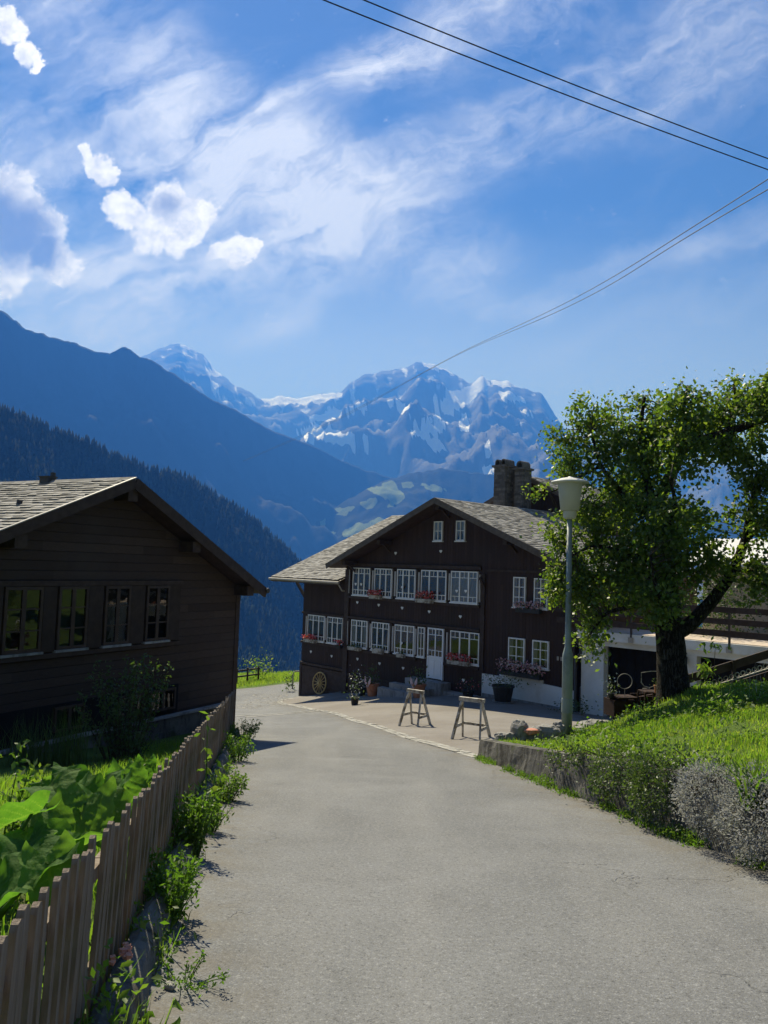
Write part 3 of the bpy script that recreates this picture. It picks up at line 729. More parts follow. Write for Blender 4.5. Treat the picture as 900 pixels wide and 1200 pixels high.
def window(H, t0, t1, z0, z1, y=0., cols=(1/3, 2/3), rows=((.80, 1), (.17, 1)), tops=True, fr='white', frw=.045, mw=.035, curtain=0, sill=True, backing='dark'):
    """frame, glazing bars, glass, dark room behind and a curtain; built in front of the boards"""
    W, Hh = t1-t0, z1-z0; f = MB()
    for a, b, c, d in ((t0, t0+frw, z0, z1), (t1-frw, t1, z0, z1), (t0+frw, t1-frw, z1-frw, z1), (t0+frw, t1-frw, z0, z0+frw)):
        f.box(a, b, y-.075, y, c, d)
    e = frw+.002
    for k, c in enumerate(cols):
        x = t0+W*c; f.box(x-mw, x+mw, y-.07, y-.03, z0+e, z1-e)
    for h, _ in rows:
        zz = z0+Hh*h; f.box(t0+e, t1-e, y-.066, y-.034, zz-.014, zz+.014)
    if tops:
        edges = [0]+list(cols)+[1]
        for a, b in zip(edges[:-1], edges[1:]):
            x = t0+W*(a+b)/2
            f.box(x-.011, x+.011, y-.062, y-.036, z0+Hh*rows[0][0]+.015, z1-e)
            if len(rows) > 1: f.box(x-.011, x+.011, y-.062, y-.036, z0+e, z0+Hh*rows[1][0]-.015)
    wo = H.part('window', f, M[fr])
    g_ = MB(); g_.add([(t0+frw, y-.048, z0+frw), (t1-frw, y-.048, z0+frw), (t1-frw, y-.048, z1-frw), (t0+frw, y-.048, z1-frw)], [(0, 1, 2, 3)])
    H.part('pane', g_, M['glass'], wo)
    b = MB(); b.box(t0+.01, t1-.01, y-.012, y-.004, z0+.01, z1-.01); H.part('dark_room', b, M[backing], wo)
    if curtain:
        c = MB(); n = 14
        def strip(a, bb, zt, zb0, zb1):
            for k in range(n):
                x0, x1 = a+(bb-a)*k/n, a+(bb-a)*(k+1)/n
                zb = zb0+(zb1-zb0)*k/n; zb_ = zb0+(zb1-zb0)*(k+1)/n
                yy = y-.024-(.008 if k % 2 else 0); yy2 = y-.024-(0 if k % 2 else .008)
                c.add([(x0, yy, zb), (x1, yy2, zb_), (x1, yy2, zt), (x0, yy, zt)], [(0, 1, 2, 3)])
        if curtain == 1: strip(t0+frw, t1-frw, z1-frw, z1-Hh*.22, z1-Hh*.24)
        if curtain == 2:
            m_ = (t0+t1)/2
            strip(t0+frw, m_, z1-frw, z0+Hh*.1, z1-Hh*.35); strip(m_, t1-frw, z1-frw, z1-Hh*.35, z0+Hh*.1)
        if curtain == 3: strip(t0+frw, t1-frw, z1-frw, z0+frw, z0+frw)
        if curtain == 4:
            strip(t0+frw, t0+W*.28, z1-frw, z0+frw, z0+Hh*.1); strip(t1-W*.28, t1-frw, z1-frw, z0+Hh*.1, z0+frw)
        H.part('curtain', c, M['curtain'], wo)
    if sill:
        s_ = MB(); s_.box(t0-.04, t1+.04, y-.11, y, z0-.05, z0-.003); H.part('sill', s_, M[fr if fr == 'white' else 'ledge'], wo)
    return wo

# ------------------------------------------------------------------ chalet across the forecourt
CH = House('chalet', 'large dark brown timber chalet with white windows, shingle roofs and chimneys across the forecourt', 'house', (-3.976, 40.0), (.67816, -.73491), -5.2)
RT, RZ, SL = 10.0, 4.50, .405      # ridge place, ridge height, slope of the front gable
zr = lambda t: RZ-SL*abs(t-RT)
w_ = MB()
w_.prism([(3.3, 0, -5.6), (16.3, 0, -5.6), (16.3, 0, zr(16.3)-.2), (RT, 0, RZ-.2), (3.3, 0, zr(3.3)-.2)], (0, 9.6, 0))
CH.part('front_wall', w_, M['boards'])
w_ = MB(); w_.prism([(-1.0, .7, -5.9), (-1.0, 16, -5.9), (-1.0, 16, 1.2), (-1.0, 8.4, 4.35), (-1.0, .7, 1.08)], (4.29, 0, 0)); CH.part('side_wall', w_, M['boards'])
# roofs
sv = Vector((SL, 0, 1)); sv = Vector((1, 0, SL)).normalized(); slen = (RT-2.95)*math.sqrt(1+SL*SL)
r = MB(); O1 = (2.95, -.95, zr(2.95)); slab(r, O1, (0, 1, 0), sv, 9.3, slen, .16); tiles(r, O1, (0, 1, 0), sv, 9.3, slen)
sv2 = Vector((-1, 0, SL)).normalized(); slen2 = (17.0-RT)*math.sqrt(1+SL*SL); O2 = (17.0, -.95, zr(17.0))
slab(r, O2, (0, 1, 0), sv2, 9.3, slen2, .16); tiles(r, O2, (0, 1, 0), sv2, 9.3, slen2)
for k in range(24):
    y0 = -.97+k*.39; r.prism([(RT-.16, y0, RZ-.03), (RT, y0, RZ+.075), (RT+.16, y0, RZ-.03)], (0, .385, 0), 1, random.random()*.5)
CH.part('front_roof', r, [M['trim'], M['shingle']])
fb = MB()
fb.bar((2.9, -.97, zr(2.9)-.07), (RT, -.97, RZ-.05), .045, .24); fb.bar((RT+.003, -.97, RZ-.05), (17.05, -.97, zr(17.05)-.07), .045, .24)
CH.part('bargeboard', fb, M['fascia'])
r = MB(); ws = .44; wv = Vector((0, 1, ws)).normalized(); O = (-2.5, -.38, .86); wl = 8.75*math.sqrt(1+ws*ws)
pl = lambda a, b: (a < 5.75) or (b > .5 and (.86+b*wv.z) > zr(a-2.5)-.05 and a < 12.3)
slab(r, O, (1, 0, 0), wv, 5.78, wl, .16); slab(r, (3.3, .12, .86+.5*ws), (1, 0, 0), wv, 6.6, wl-.55, .1)
tiles(r, O, (1, 0, 0), wv, 12.4, wl, pl)
bv = Vector((0, -1, ws)).normalized(); O = (10, 17.1, .86); slab(r, O, (-1, 0, 0), bv, 12.5, wl, .16); tiles(r, O, (-1, 0, 0), bv, 12.5, wl, tw=.5, ch=.4)
for k in range(16):
    x0 = -2.5+k*.4; r.prism([(x0, 8.2, 4.66), (x0, 8.37, 4.80), (x0, 8.54, 4.66)], (.395, 0, 0), 1, random.random()*.6)
CH.part('side_roof', r, [M['trim'], M['shingle']])
fb = MB(); fb.box(-2.52, 3.28, -.43, -.39, .66, .84); fb.bar((-2.52, -.36, .80), (-2.52, 8.37, 4.66), .04, .2)
CH.part('eaves_board', fb, M['fascia'])
gt = MB(); gt.tube([(-2.6, -.47, .80), (3.3, -.47, .78)], .06, 8); gt.tube([(3.2, -.44, .76), (3.24, -.2, .4), (3.24, .6, .3)], .04, 6); CH.part('gutter', gt, M['copper'])
br = MB(); br.bar((-2.0, .95, .62), (-1.0, .95, -.35), .12, .12); CH.part('eaves_brace', br, M['trim'])
br = MB(); br.bar((-2.0, 4.5, 2.2), (-1.0, 4.5, 1.0), .12, .12); CH.part('eaves_brace', br, M['trim'])
# raised rear gable beside the chimneys
rg = MB(); RP = 8.75; rz = lambda t: 6.35-.46*abs(t-RP)
rg.prism([(6.2, 7.6, 2.5), (11.3, 7.6, 2.5), (11.3, 7.6, rz(11.3)-.2), (RP, 7.6, 6.15), (6.2, 7.6, rz(6.2)-.2)], (0, 5, 0)); CH.part('rear_gable', rg, M['boards'])
r = MB(); a1 = Vector((1, 0, .46)).normalized(); l1 = 2.85*math.sqrt(1+.46**2)
slab(r, (RP-2.85, 7.0, rz(RP-2.85)), (0, 1, 0), a1, 6, l1, .16); tiles(r, (RP-2.85, 7.0, rz(RP-2.85)), (0, 1, 0), a1, 6, l1)
a2 = Vector((-1, 0, .46)).normalized(); slab(r, (RP+2.85, 7.0, rz(RP+2.85)), (0, 1, 0), a2, 6, l1, .16); tiles(r, (RP+2.85, 7.0, rz(RP+2.85)), (0, 1, 0), a2, 6, l1)
r.bar((RP-2.9, 6.97, rz(RP-2.9)-.08), (RP, 6.97, 6.28), .04, .2); r.bar((RP+.004, 6.97, 6.28), (RP+2.9, 6.97, rz(RP+2.9)-.08), .04, .2)
CH.part('rear_roof', r, [M['fascia'], M['shingle']])
# chimneys of rough stone courses with barrel cowls
def chimney(t0, t1, y0, y1, z0, z1, caps):
    c = MB(); z = z0
    while z < z1:
        h = random.uniform(.09, .14)
        for (a, b, e0, e1) in ((t0, t1, y0, y0+.16), (t0, t1, y1-.16, y1)):
            x = a
            while x < b-.02:
                l = min(random.uniform(.18, .42), b-x); j = random.uniform(0, .022)
                c.box(x+.004, x+l-.004, e0-(j if e0 == y0 else 0), e1+(j if e1 == y1 else 0), z+.004, z+h-.004, 0, random.random()); x += l
        for (a, b) in ((t0, t0+.16), (t1-.16, t1)):
            y = y0+.163
            while y < y1-.18:
                l = min(random.uniform(.18, .4), y1-.163-y); j = random.uniform(0, .022)
                c.box(a-(j if a == t0 else 0), b+(j if b == t1 else 0), y+.004, y+l-.004, z+.004, z+h-.004, 0, random.random()); y += l
        z += h
    c.box(t0+.02, t1-.02, y0+.02, y1-.02, z0, z-.02, 0, .9)
    c.box(t0-.09, t1+.09, y0-.09, y1+.09, z, z+.10, 0, .4)
    co = CH.part('chimney', c, M['brick'])
    k = MB()
    for tc, hw in caps:
        zc = z+.10; n = 9
        outer = [(tc+hw*math.cos(math.pi*i/n), zc+.12+hw*1.15*math.sin(math.pi*i/n)) for i in range(n+1)]
        inner = [(tc+hw*.72*math.cos(math.pi*i/n), zc+.12+hw*.8*math.sin(math.pi*i/n)) for i in range(n+1)]
        outer = [(tc+hw, zc+.001)]+outer+[(tc-hw, zc+.001)]; inner = [(tc+hw*.72, zc+.001)]+inner+[(tc-hw*.72, zc+.001)]
        for i in range(len(outer)-1):
            q = [outer[i], outer[i+1], inner[i+1], inner[i]]
            k.prism([(a, y0+.04, b) for a, b in q], (0, y1-y0-.08, 0), 0, .2)
    CH.part('chimney_cowl', k, M['brick'], co)
chimney(7.88, 8.58, 5.5, 6.3, 3.4, 6.66, [(8.05, .155), (8.41, .155)])
chimney(8.86, 9.34, 5.9, 6.6, 3.4, 6.46, [(9.10, .2)])
# timber framing boards and pilasters
tb = MB()
for t0, t1 in ((3.3, 3.62), (11.86, 12.06), (16.12, 16.3)): tb.box(t0, t1, -.07, -.002, -5.4, 1.45)
tb.box(3.64, 11.84, -.10, -.002, 1.60, 1.74); tb.box(12.08, 16.1, -.05, -.002, 1.55, 1.64)
tb.box(3.64, 11.84, -.12, -.002, .06, .17); tb.box(3.64, 11.84, -.10, -.002, -.90, -.80); tb.box(3.64, 8.3, -.12, -.002, -2.42, -2.31); tb.box(9.95, 11.84, -.12, -.002, -2.42, -2.31)
tb.box(3.64, 8.3, -.05, -.002, -3.62, -3.52)
CH.part('timber_frame', tb, M['trim'])
tb = MB(); tb.box(-1.02, -.86, .62, .698, -5.8, -3.5); tb.box(2.95, 3.28, .60, .698, -5.6, .9); tb.box(-.85, 2.94, .60, .698, -3.62, -3.5); tb.box(-1.0, 2.94, .58, .698, -2.52, -2.41); tb.box(-1.02, 2.94, .62, .698, -.98, -.88)
CH.part('side_timber_frame', tb, M['trim'])
for t, yy in ((RT, -.8), (6.4, -.8), (13.6, -.8), (4.0, -.8), (16.1, -.8)):
    pu = MB(); z = zr(t)-.30; pu.box(t-.1, t+.1, yy, -.003, z-.13, z+.06); pu.bar((t, -.04, z-.42), (t, yy+.35, z-.12), .08, .08); CH.part('purlin_end', pu, M['trim'])
pu = MB(); pu.bar((12.0, -.28, 1.30), (12.0, -.05, .95), .10, .10); CH.part('bracket', pu, M['trim'])
# windows
UP = dict(cols=(1/3, 2/3), rows=((.79, 1), (.19, 1)))
for t0, t1, cu in ((3.87, 5.10, 0), (5.42, 6.58, 0), (6.94, 8.09, 0), (8.46, 9.95, 0), (10.22, 11.68, 3)):
    window(CH, t0, t1, .23, 1.53, curtain=cu, **UP)
for t0, t1, cu in ((3.87, 5.02, 4), (5.34, 6.50, 0), (6.89, 8.12, 1), (10.26, 11.83, 0)):  # third window has a pale strip across its top
    window(CH, t0, t1, -2.23, -.95, curtain=cu, **UP)
window(CH, 8.35, 8.76, -2.23, -.95, cols=(.5,), rows=((.79, 1), (.28, 1)), tops=False, mw=.015)
for t0, t1, cu in ((-.48, .93, 1), (1.17, 2.38, 0)):
    window(CH, t0, t1, -2.33, -1.01, y=.7, curtain=cu, **UP)
for t0 in (9.15, 10.43): window(CH, t0, t0+.5, 2.8, 3.64, cols=(.5,), rows=((.5, 1),), tops=False, mw=.018, curtain=2)
for t0, t1, z0, z1 in ((13.49, 14.07, .22, 1.38), (14.47, 15.09, .22, 1.36), (13.30, 14.08, -2.0, -.97), (14.44, 15.18, -2.0, -.97)):
    window(CH, t0, t1, z0, z1, cols=(.5,), rows=((.667, 1), (.333, 1)), tops=False, mw=.02, curtain=4, frw=.05)
for t, z0, z1 in [(t, .24, 1.53) for t in (3.70, 5.21, 6.72, 8.22, 10.05)]+[(t, -2.22, -.95) for t in (3.70, 5.16, 6.66)]:
    sh = MB(); sh.box(t-.05, t+.05, -.085, -.002, z0, z1); CH.part('window_post', sh, M['shutter'])
for t, y0, y1, z0, z1 in [(t, -.092, -.002, .30, 1.42) for t in (3.625, 5.13, 5.285, 6.65, 6.80, 8.14, 8.31, 9.97, 10.12, 11.79)]+[(t, -.092, -.002, -2.17, -1.05) for t in (3.625, 5.085, 5.235, 6.58, 6.75, 8.2, 10.06)]+[(t, .61, .698, -2.2, -1.1) for t in (-.62, 1.02)]:
    we = MB(); we.box(t, t+.016, y0, y1, z0, z1); CH.part('window_edge_strip', we, M['white'])
# heart shaped ornaments between the rows
def heart(mb, t, z, y, s):
    pts = []
    for k in range(18):
        a = 2*math.pi*k/18; pts.append((t+s*.062*16*math.sin(a)**3/16, y-.004, z+s*.062*(13*math.cos(a)-5*math.cos(2*a)-2*math.cos(3*a)-math.cos(4*a))/16))
    mb.prism(pts, (0, -.018, 0))
for t, z in ((4.2, -.12), (5.72, -.16), (7.28, -.2), (8.96, -.26), (10.75, -.35), (4.35, -2.78), (5.9, -2.82), (7.45, -2.85), (11.0, -2.92), (6.75, 2.25), (9.55, 2.35), (4.15, .75), (4.55, .75), (7.35, .72), (10.6, .7), (11.1, .72), (7.4, -1.75)):
    h = MB(); heart(h, t, z, -.10 if .2 < z < 1.5 or -2.2 < z < -.9 else -.003, 1.25); CH.part('heart_ornament', h, M['white'])
for t, z in ((-.18, -2.93), (1.55, -2.98)):
    h = MB(); heart(h, t, z, .697, 1.25); CH.part('heart_ornament', h, M['white'])
# entrance: glazed white door, steps, plinth, lower doors
dm = MB(); t0, t1, z0, z1 = 8.95, 9.88, -3.08, -.93; zm = -2.16
for a, b, c, d in ((t0, t0+.07, z0, z1), (t1-.07, t1, z0, z1), (t0+.072, t1-.072, z1-.06, z1), (t0+.072, t1-.072, zm-.05, zm+.05)): dm.box(a, b, -.08, -.002, c, d)
dm.box(t0+.072, t1-.072, -.06, -.002, z0+.02, zm-.052)
for a, b in ((t0+.13, t0+.43), (t0+.50, t1-.13)): dm.box(a, b, -.075, -.061, z0+.14, zm-.14)
dm.box((t0+t1)/2-.03, (t0+t1)/2+.03, -.075, -.03, zm+.052, z1-.062)
for zz in (-1.88, -1.22): dm.box(t0+.072, t1-.072, -.07, -.034, zz-.014, zz+.014)
for x in (t0+.27, t1-.27):
    dm.box(x-.011, x+.011, -.066, -.036, -1.205, z1-.062); dm.box(x-.011, x+.011, -.066, -.036, zm+.052, -1.895)
door = CH.part('door', dm, M['door'])
b = MB(); b.add([(t0+.07, -.048, zm+.05), (t1-.07, -.048, zm+.05), (t1-.07, -.048, z1-.06), (t0+.07, -.048, z1-.06)], [(0, 1, 2, 3)]); CH.part('pane', b, M['glass'], door)
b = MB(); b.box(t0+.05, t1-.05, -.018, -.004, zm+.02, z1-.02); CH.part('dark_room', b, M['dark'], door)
b = MB(); b.bar((t0+.05, -.13, -2.1), (t0+.17, -.13, -2.1), .02, .025); b.bar((t0+.05, -.13, -2.1), (t0+.05, -.08, -2.1), .02, .02); CH.part('handle', b, M['iron'], door)
gz0 = gz(*CH.world(9.4, -.7, 0).xy)
st = MB(); st.box(8.2, 10.3, -.62, -.003, gz0-.3, -3.12); st.box(7.6, 9.9, -.98, -.622, gz0-.3, -3.38); st.box(7.2, 9.4, -1.3, -.982, gz0-.3, -3.60)
CH.part('door_step', st, M['ledge'])
st = MB(); st.box(10.32, 11.9, -.5, -.072, gz0-.4, -3.42); CH.part('stone_ledge', st, M['ledge'])
p_ = MB(); p_.prism([(12.02, 0, -3.9), (16.3, 0, -3.9), (16.3, 0, -2.62), (14.95, 0, -2.55), (14.95, 0, -2.42), (12.9, 0, -2.42), (12.9, 0, -2.52), (12.02, 0, -2.52)], (0, -.075, 0)); CH.part('plinth', p_, M['plaster'])
p_ = MB(); p_.box(12.06, 16.3, -.095, -.077, -3.9, -3.28); CH.part('plinth_base', p_, M['ledge'])
p_ = MB(); p_.box(3.75, 6.6, -.05, -.002, -5.2, -3.65)
for k in range(7): p_.box(3.80+k*.4, 3.805+k*.4+.02, -.062, -.051, -5.2, -3.7)
CH.part('cellar_door', p_, M['trim'])
p_ = MB(); p_.box(-.82, 2.9, .64, .698, -5.7, -3.68); CH.part('shed_door', p_, M['trim'])
# rainwater pipe on the right corner, house number plates, gutter
dp = MB(); X = 16.42
dp.tube([(X, -.5, zr(16.9)-.2), (X+.05, -.25, zr(16.9)-.5), (X, -.1, .3), (X, -.1, -.85), (X+.18, -.12, -1.02), (X+.18, -.14, -1.25), (X-.02, -.14, -1.45), (X-.02, -.14, -3.9)], .055, 8); CH.part('rain_pipe', dp, M['gutter'], smooth=True)
dp = MB(); dp.tube([(17.08, -1.0, zr(17.0)-.1), (17.08, 8.3, zr(17.0)-.12)], .07, 8); CH.part('gutter', dp, M['gutter'])
pq = MB(); pq.box(15.52, 15.6, -.03, -.002, -1.62, -1.48); pq.box(15.68, 15.76, -.03, -.002, -1.62, -1.48); CH.part('wall_plate', pq, M['copper'])
sw = MB(); sw.box(16.302, 16.32, .3, 5, -3.5, -2.5); CH.part('side_plinth', sw, M['plaster'])
lt = MB(); lt.lathe([(.05, 0), (.07, .05), (.03, .12)], 8, (16.2, -.12, -2.4)); CH.part('door_lamp', lt, M['iron'])

# ------------------------------------------------------------------ left house
LH = House('timber_house', 'dark brown board clad house behind the picket fence with four brown windows in a row', 'house', (-3.706, 20.2), (.47255, .8813), -2.6)
LR, LZ = -4.25, 3.26; sR, sL = .50, .42; OV = -.45
zl = lambda t: LZ-(sR*(t-LR) if t > LR else sL*(LR-t))
w_ = MB(); w_.prism([(-8.7, 0, -2.9), (0, 0, -2.9), (0, 0, zl(0)-.2), (LR, 0, LZ-.2), (-8.7, 0, zl(-8.7)-.2)], (0, 9, 0)); LH.part('wall', w_, M['logs'])
r = MB(); v1 = Vector((1, 0, sL)).normalized(); l1 = (LR+9.6)*math.sqrt(1+sL*sL); O = (-9.6, OV, zl(-9.6)); slab(r, O, (0, 1, 0), v1, 10, l1, .14); tiles(r, O, (0, 1, 0), v1, 10, l1, tw=.24, ch=.165)
v2 = Vector((-1, 0, sR)).normalized(); l2 = (.42-LR)*math.sqrt(1+sR*sR); O = (.42, OV, zl(.42)); slab(r, O, (0, 1, 0), v2, 10, l2, .14); tiles(r, O, (0, 1, 0), v2, 10, l2, tw=.3, ch=.25)
roof = LH.part('roof', r, [M['trim'], M['shingle']])
rc = MB()
for k in range(26): rc.prism([(LR-.17, OV+k*.385, LZ-.02), (LR-.02, OV+k*.385, LZ+.085), (LR+.16, OV+k*.385, LZ-.02)], (0, .38, 0), 0, random.random()*.6)
LH.part('ridge_tiles', rc, M['shingle'], roof)
c = MB(); c.box(LR-.15, LR+.08, 2.1, 2.38, 2.9, 3.40); c.box(LR-.17, LR+.10, 2.08, 2.40, 3.402, 3.425); c.box(LR-.01, LR+.07, 2.12, 2.20, 3.427, 3.52); LH.part('chimney', c, M['iron'], roof)
for t, y in ((-6.7, 1.5), (-6.9, 2.4), (-7.2, 1.9), (-5.9, 1.0), (-7.6, .8), (-6.2, 3.2)):
    sn = MB(); sn.bar((t, y, zl(t)+.03), (t+.02, y, zl(t)+.15), .1, .05); LH.part('snow_guard', sn, M['iron'], roof)
fb = MB(); fb.bar((-9.65, OV-.025, zl(-9.65)-.06), (LR, OV-.025, LZ-.05), .05, .22); fb.bar((LR+.003, OV-.025, LZ-.05), (.5, OV-.025, zl(.5)-.07), .05, .24); LH.part('bargeboard', fb, M['trim'])
fb = MB(); fb.bar((-9.65, OV-.03, zl(-9.65)+.066), (LR, OV-.03, LZ+.072), .07, .018); LH.part('lit_edge_strip', fb, M['copper'])  # pale strip stands in for the lit top edge of the left rake
gt = MB(); gt.tube([(.5, OV-.1, zl(.42)-.04), (.5, 9.4, zl(.42)-.1)], .07, 8); gt.bar((.62, OV+.02, zl(.42)-.05), (.42, OV+.02, zl(.42)+.02), .05, .02); LH.part('gutter', gt, M['gutter'])
for y in (.4, 4.5): fb = MB(); fb.bar((.02, y, zl(0)-.75), (.40, y, zl(.42)-.2), .1, .1); LH.part('eaves_brace', fb, M['trim'])
for t in (-6.85, -4.25, -2.2, -.1):
    fb = MB(); z = zl(t)-.31; fb.box(t-.13, t+.13, OV+.02, -.003, z-.12, z+.13); LH.part('purlin_end', fb, M['trim'])
cb = MB(); cb.box(-.14, .014, -.02, .12, -2.9, zl(0)-.25); LH.part('corner_board', cb, M['trim'])
fb = MB(); fb.box(-8.6, -2.2, -.07, -.002, 1.03, 1.13); fb.box(-8.6, -2.2, -.09, -.002, -.36, -.27); LH.part('window_rail', fb, M['trim'])
for t0, t1 in ((-6.84, -6.02), (-5.66, -4.94), (-4.5, -3.8), (-3.33, -2.62)):
    window(LH, t0, t1, -.22, 1.02, cols=(.5,), rows=((.66, 1), (.33, 1)), tops=False, fr='brownframe', frw=.06, mw=.045, curtain=0)
for t0, t1 in ((-6.0, -5.70), (-4.92, -4.55), (-3.78, -3.38), (-2.60, -2.26), (-7.2, -6.87)):
    sh = MB(); sh.box(t0, t1, -.06, -.002, -.24, 1.02); LH.part('shutter', sh, M['shutter'])
# cellar strip: dark strip coloured as a shaded recess, two low windows, pale ledge and plinth
b = MB(); b.box(-8.6, -2.15, -.03, -.002, -1.92, -1.28); LH.part('cellar_shade_band', b, M['dark'])
window(LH, -5.62, -4.9, -1.82, -1.34, y=-.031, cols=(.5,), rows=(), tops=False, fr='brownframe', curtain=0, sill=False)
window(LH, -4.0, -3.3, -1.82, -1.34, y=-.031, cols=(.5,), rows=(), tops=False, fr='brownframe', curtain=0, sill=False)
window(LH, -3.1, -2.3, -1.82, -1.34, y=-.031, cols=(.5,), rows=(), tops=False, fr='brownframe', curtain=0, sill=False)
b = MB(); b.box(-8.7, -.2, -.16, -.002, -2.0, -1.95); LH.part('cellar_sill', b, M['ledge'])
b = MB(); b.box(-8.7, -.2, -.10, -.003, -2.9, -2.003); LH.part('plinth', b, M['concrete'])

# ------------------------------------------------------------------ garage with terrace, house behind it
GA = House('garage', 'white flat roofed garage with dark openings under the terrace behind the big tree', 'garage', (-3.976+.67816*16.52, 40-.73491*16.52), (.67816, -.73491), -3.5)
b = MB(); L = 9.
for a, c in ((.02, .92), (3.6, 4.25), (8.3, 9.)): b.box(a, c, 0, .3, -4.0, -.92)
b.box(.02, 9., 0, .3, -.917, -.72); b.box(.02, .32, .302, 6, -4.0, -.72); b.box(8.7, 9., .302, 6, -4, -.72); b.box(.33, 8.69, 5.7, 6, -4, -.72)
LHs = GA.part('wall', b, M['plaster'])
b = MB(); b.box(-.05, 9.3, -.16, 6.2, -.717, -.42); GA.part('roof_slab', b, M['plaster'])
b = MB(); b.box(0, 9.25, -.06, 6.15, -.418, -.395); GA.part('terrace_floor', b, M['terrace'])
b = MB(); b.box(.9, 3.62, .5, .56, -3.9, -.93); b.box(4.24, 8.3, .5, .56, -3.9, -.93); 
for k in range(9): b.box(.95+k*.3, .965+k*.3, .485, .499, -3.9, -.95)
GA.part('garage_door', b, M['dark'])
b = MB(); b.lathe([(.02, .3), (.10, .22), (.085, 0), (.03, -.06)], 8, (3.92, -.14, -1.2)); b.bar((3.92, -.14, -.9), (3.92, 0, -.86), .03, .03); GA.part('wall_lantern', b, M['iron'])
rl = thing('terrace_railing', 'dark brown railing of three wide boards along the terrace edge above the garage', 'railing', GA.world(0, -.12, -.72), GA.rz)
def plank(nm, z0, z1):
    m_ = MB(); m_.box(-.9, 9.3, -.10, -.06, z0, z1); m_.build(nm, M['trim'], rl)
plank('board', .50, .70); plank('board', .88, 1.06); plank('board', 1.24, 1.42)
for t in (.5, 2.05, 3.55, 5.35, 7.2, 9.0):
    m_ = MB(); m_.box(t-.03, t+.03, -.058, -.004, .02, 1.42); po = m_.build('post', M['iron'], rl)
    m_ = MB(); m_.box(t-.09, t+.09, -.075, -.059, .02, .2); m_.build('bracket', M['copper'], po)
NB = House('pale_house', 'beige rendered house with a bright roof half hidden behind the tree and terrace railing', 'house', tuple((GA.world(4.6, 4.2, 0)-Vector((.8, -.6, 0))*1.95).xy), (.80, -.60), -.4)
b = MB(); b.prism([(0, 0, -4), (11, 0, -4), (11, 0, 2.3), (5.5, 0, 2.3), (0, 0, 2.3)], (0, 7, 0)); NB.part('wall', b, M['beige'])
b = MB(); b.prism([(-.5, -.8, 2.16), (-.5, 3.6, 3.2), (-.5, 7.8, 2.3), (-.5, 7.8, 2.1), (-.5, 3.6, 3.0), (-.5, -.8, 2.0)], (12, 0, 0)); NB.part('roof', b, M['plaster'])
b = MB(); b.box(2.2, 3.1, -.04, -.002, -.3, 1.5); b.box(6, 7, -.04, -.002, .3, 1.5); NB.part('shutter', b, M['trim'])
pt = thing('closed_parasol', 'closed dark parasol standing on the terrace before the beige wall', 'parasol', GA.world(6.6, 1.3, -.39), 0)
m_ = MB(); m_.tube([(0, 0, 0), (0, 0, 2.5)], .025, 8); m_.build('pole', M['iron'], pt)
m_ = MB(); m_.lathe([(.17, .28), (.15, .7), (.16, .95), (.10, 1.3), (.06, 1.9), (.02, 2.42)], 10); m_.build('canopy', simple('parasol_cloth', (.035, .025, .022), (.05, .04, .035), 8, .9), pt, smooth=True)
m_ = MB(); m_.lathe([(.26, 0), (.26, .06), (.05, .09)], 12); m_.build('base', M['ledge'], pt)
def pot(name, label, loc, r0, r1, h, mat, plant=None, petals=None, n=90, pr=.25, ph=.25, group=None, sz=.09, rim=True, saucer=False):
    t = thing(name, label, 'plant pot', loc, 0, group)
    m_ = MB(); prof = [(r0, 0), (r1, h*.9)]+([(r1*1.1, h*.9), (r1*1.1, h)] if rim else [(r1, h)])+[(r1*.9, h), (r1*.88, h-.03)]
    m_.lathe(prof, 18); m_.build('pot', mat, t, smooth=False)
    if saucer: m_ = MB(); m_.lathe([(r0*1.25, -.04), (r0*1.35, -.002)], 18); m_.build('saucer', M['ledge'], t)
    if plant:
        P = rng.normal(size=(n, 3))*np.array([pr, pr, ph])*.5+np.array([0, 0, h+ph*.45]); P[:, 2] = np.maximum(P[:, 2], h-.02)
        V, T = leaves(P, rng.uniform(.6, 1.2, n)*sz, .5)
        fast('foliage', V, T, plant, t, tint=np.repeat(rng.random(n)*.6, 2))
    if petals:
        P = rng.normal(size=(n//2, 3))*np.array([pr, pr, ph])*.5+np.array([0, 0, h+ph*.6]); P[:, 2] = np.maximum(P[:, 2], h+.02)
        V, T = leaves(P, rng.uniform(.6, 1.2, n//2)*sz*.8, .95)
        fast('blossoms', V, T, petals, t, tint=np.repeat(rng.random(n//2), 2))
    return t
m_ = None
P = rng.normal(size=(2200, 3))*np.array([.75, .5, .62])+np.array([0, 0, .95]); P = P[P[:, 2] > 0]; V, T = leaves(P, rng.uniform(.07, .15, len(P)), .5); q = GA.world(3.9, 2.4, -.39)
prop(fast('terrace_shrub', V, T, M['shadeleaf'], loc=q, tint=np.repeat(rng.random(len(P))*.15, 2)), 'dark round shrub on the terrace behind the railing beside the tree trunk', 'shrub')
pot('terrace_pot', 'small terracotta pot on the terrace floor at the right picture edge', GA.world(6.95, .25, -.393), .10, .15, .22, M['terracotta'])

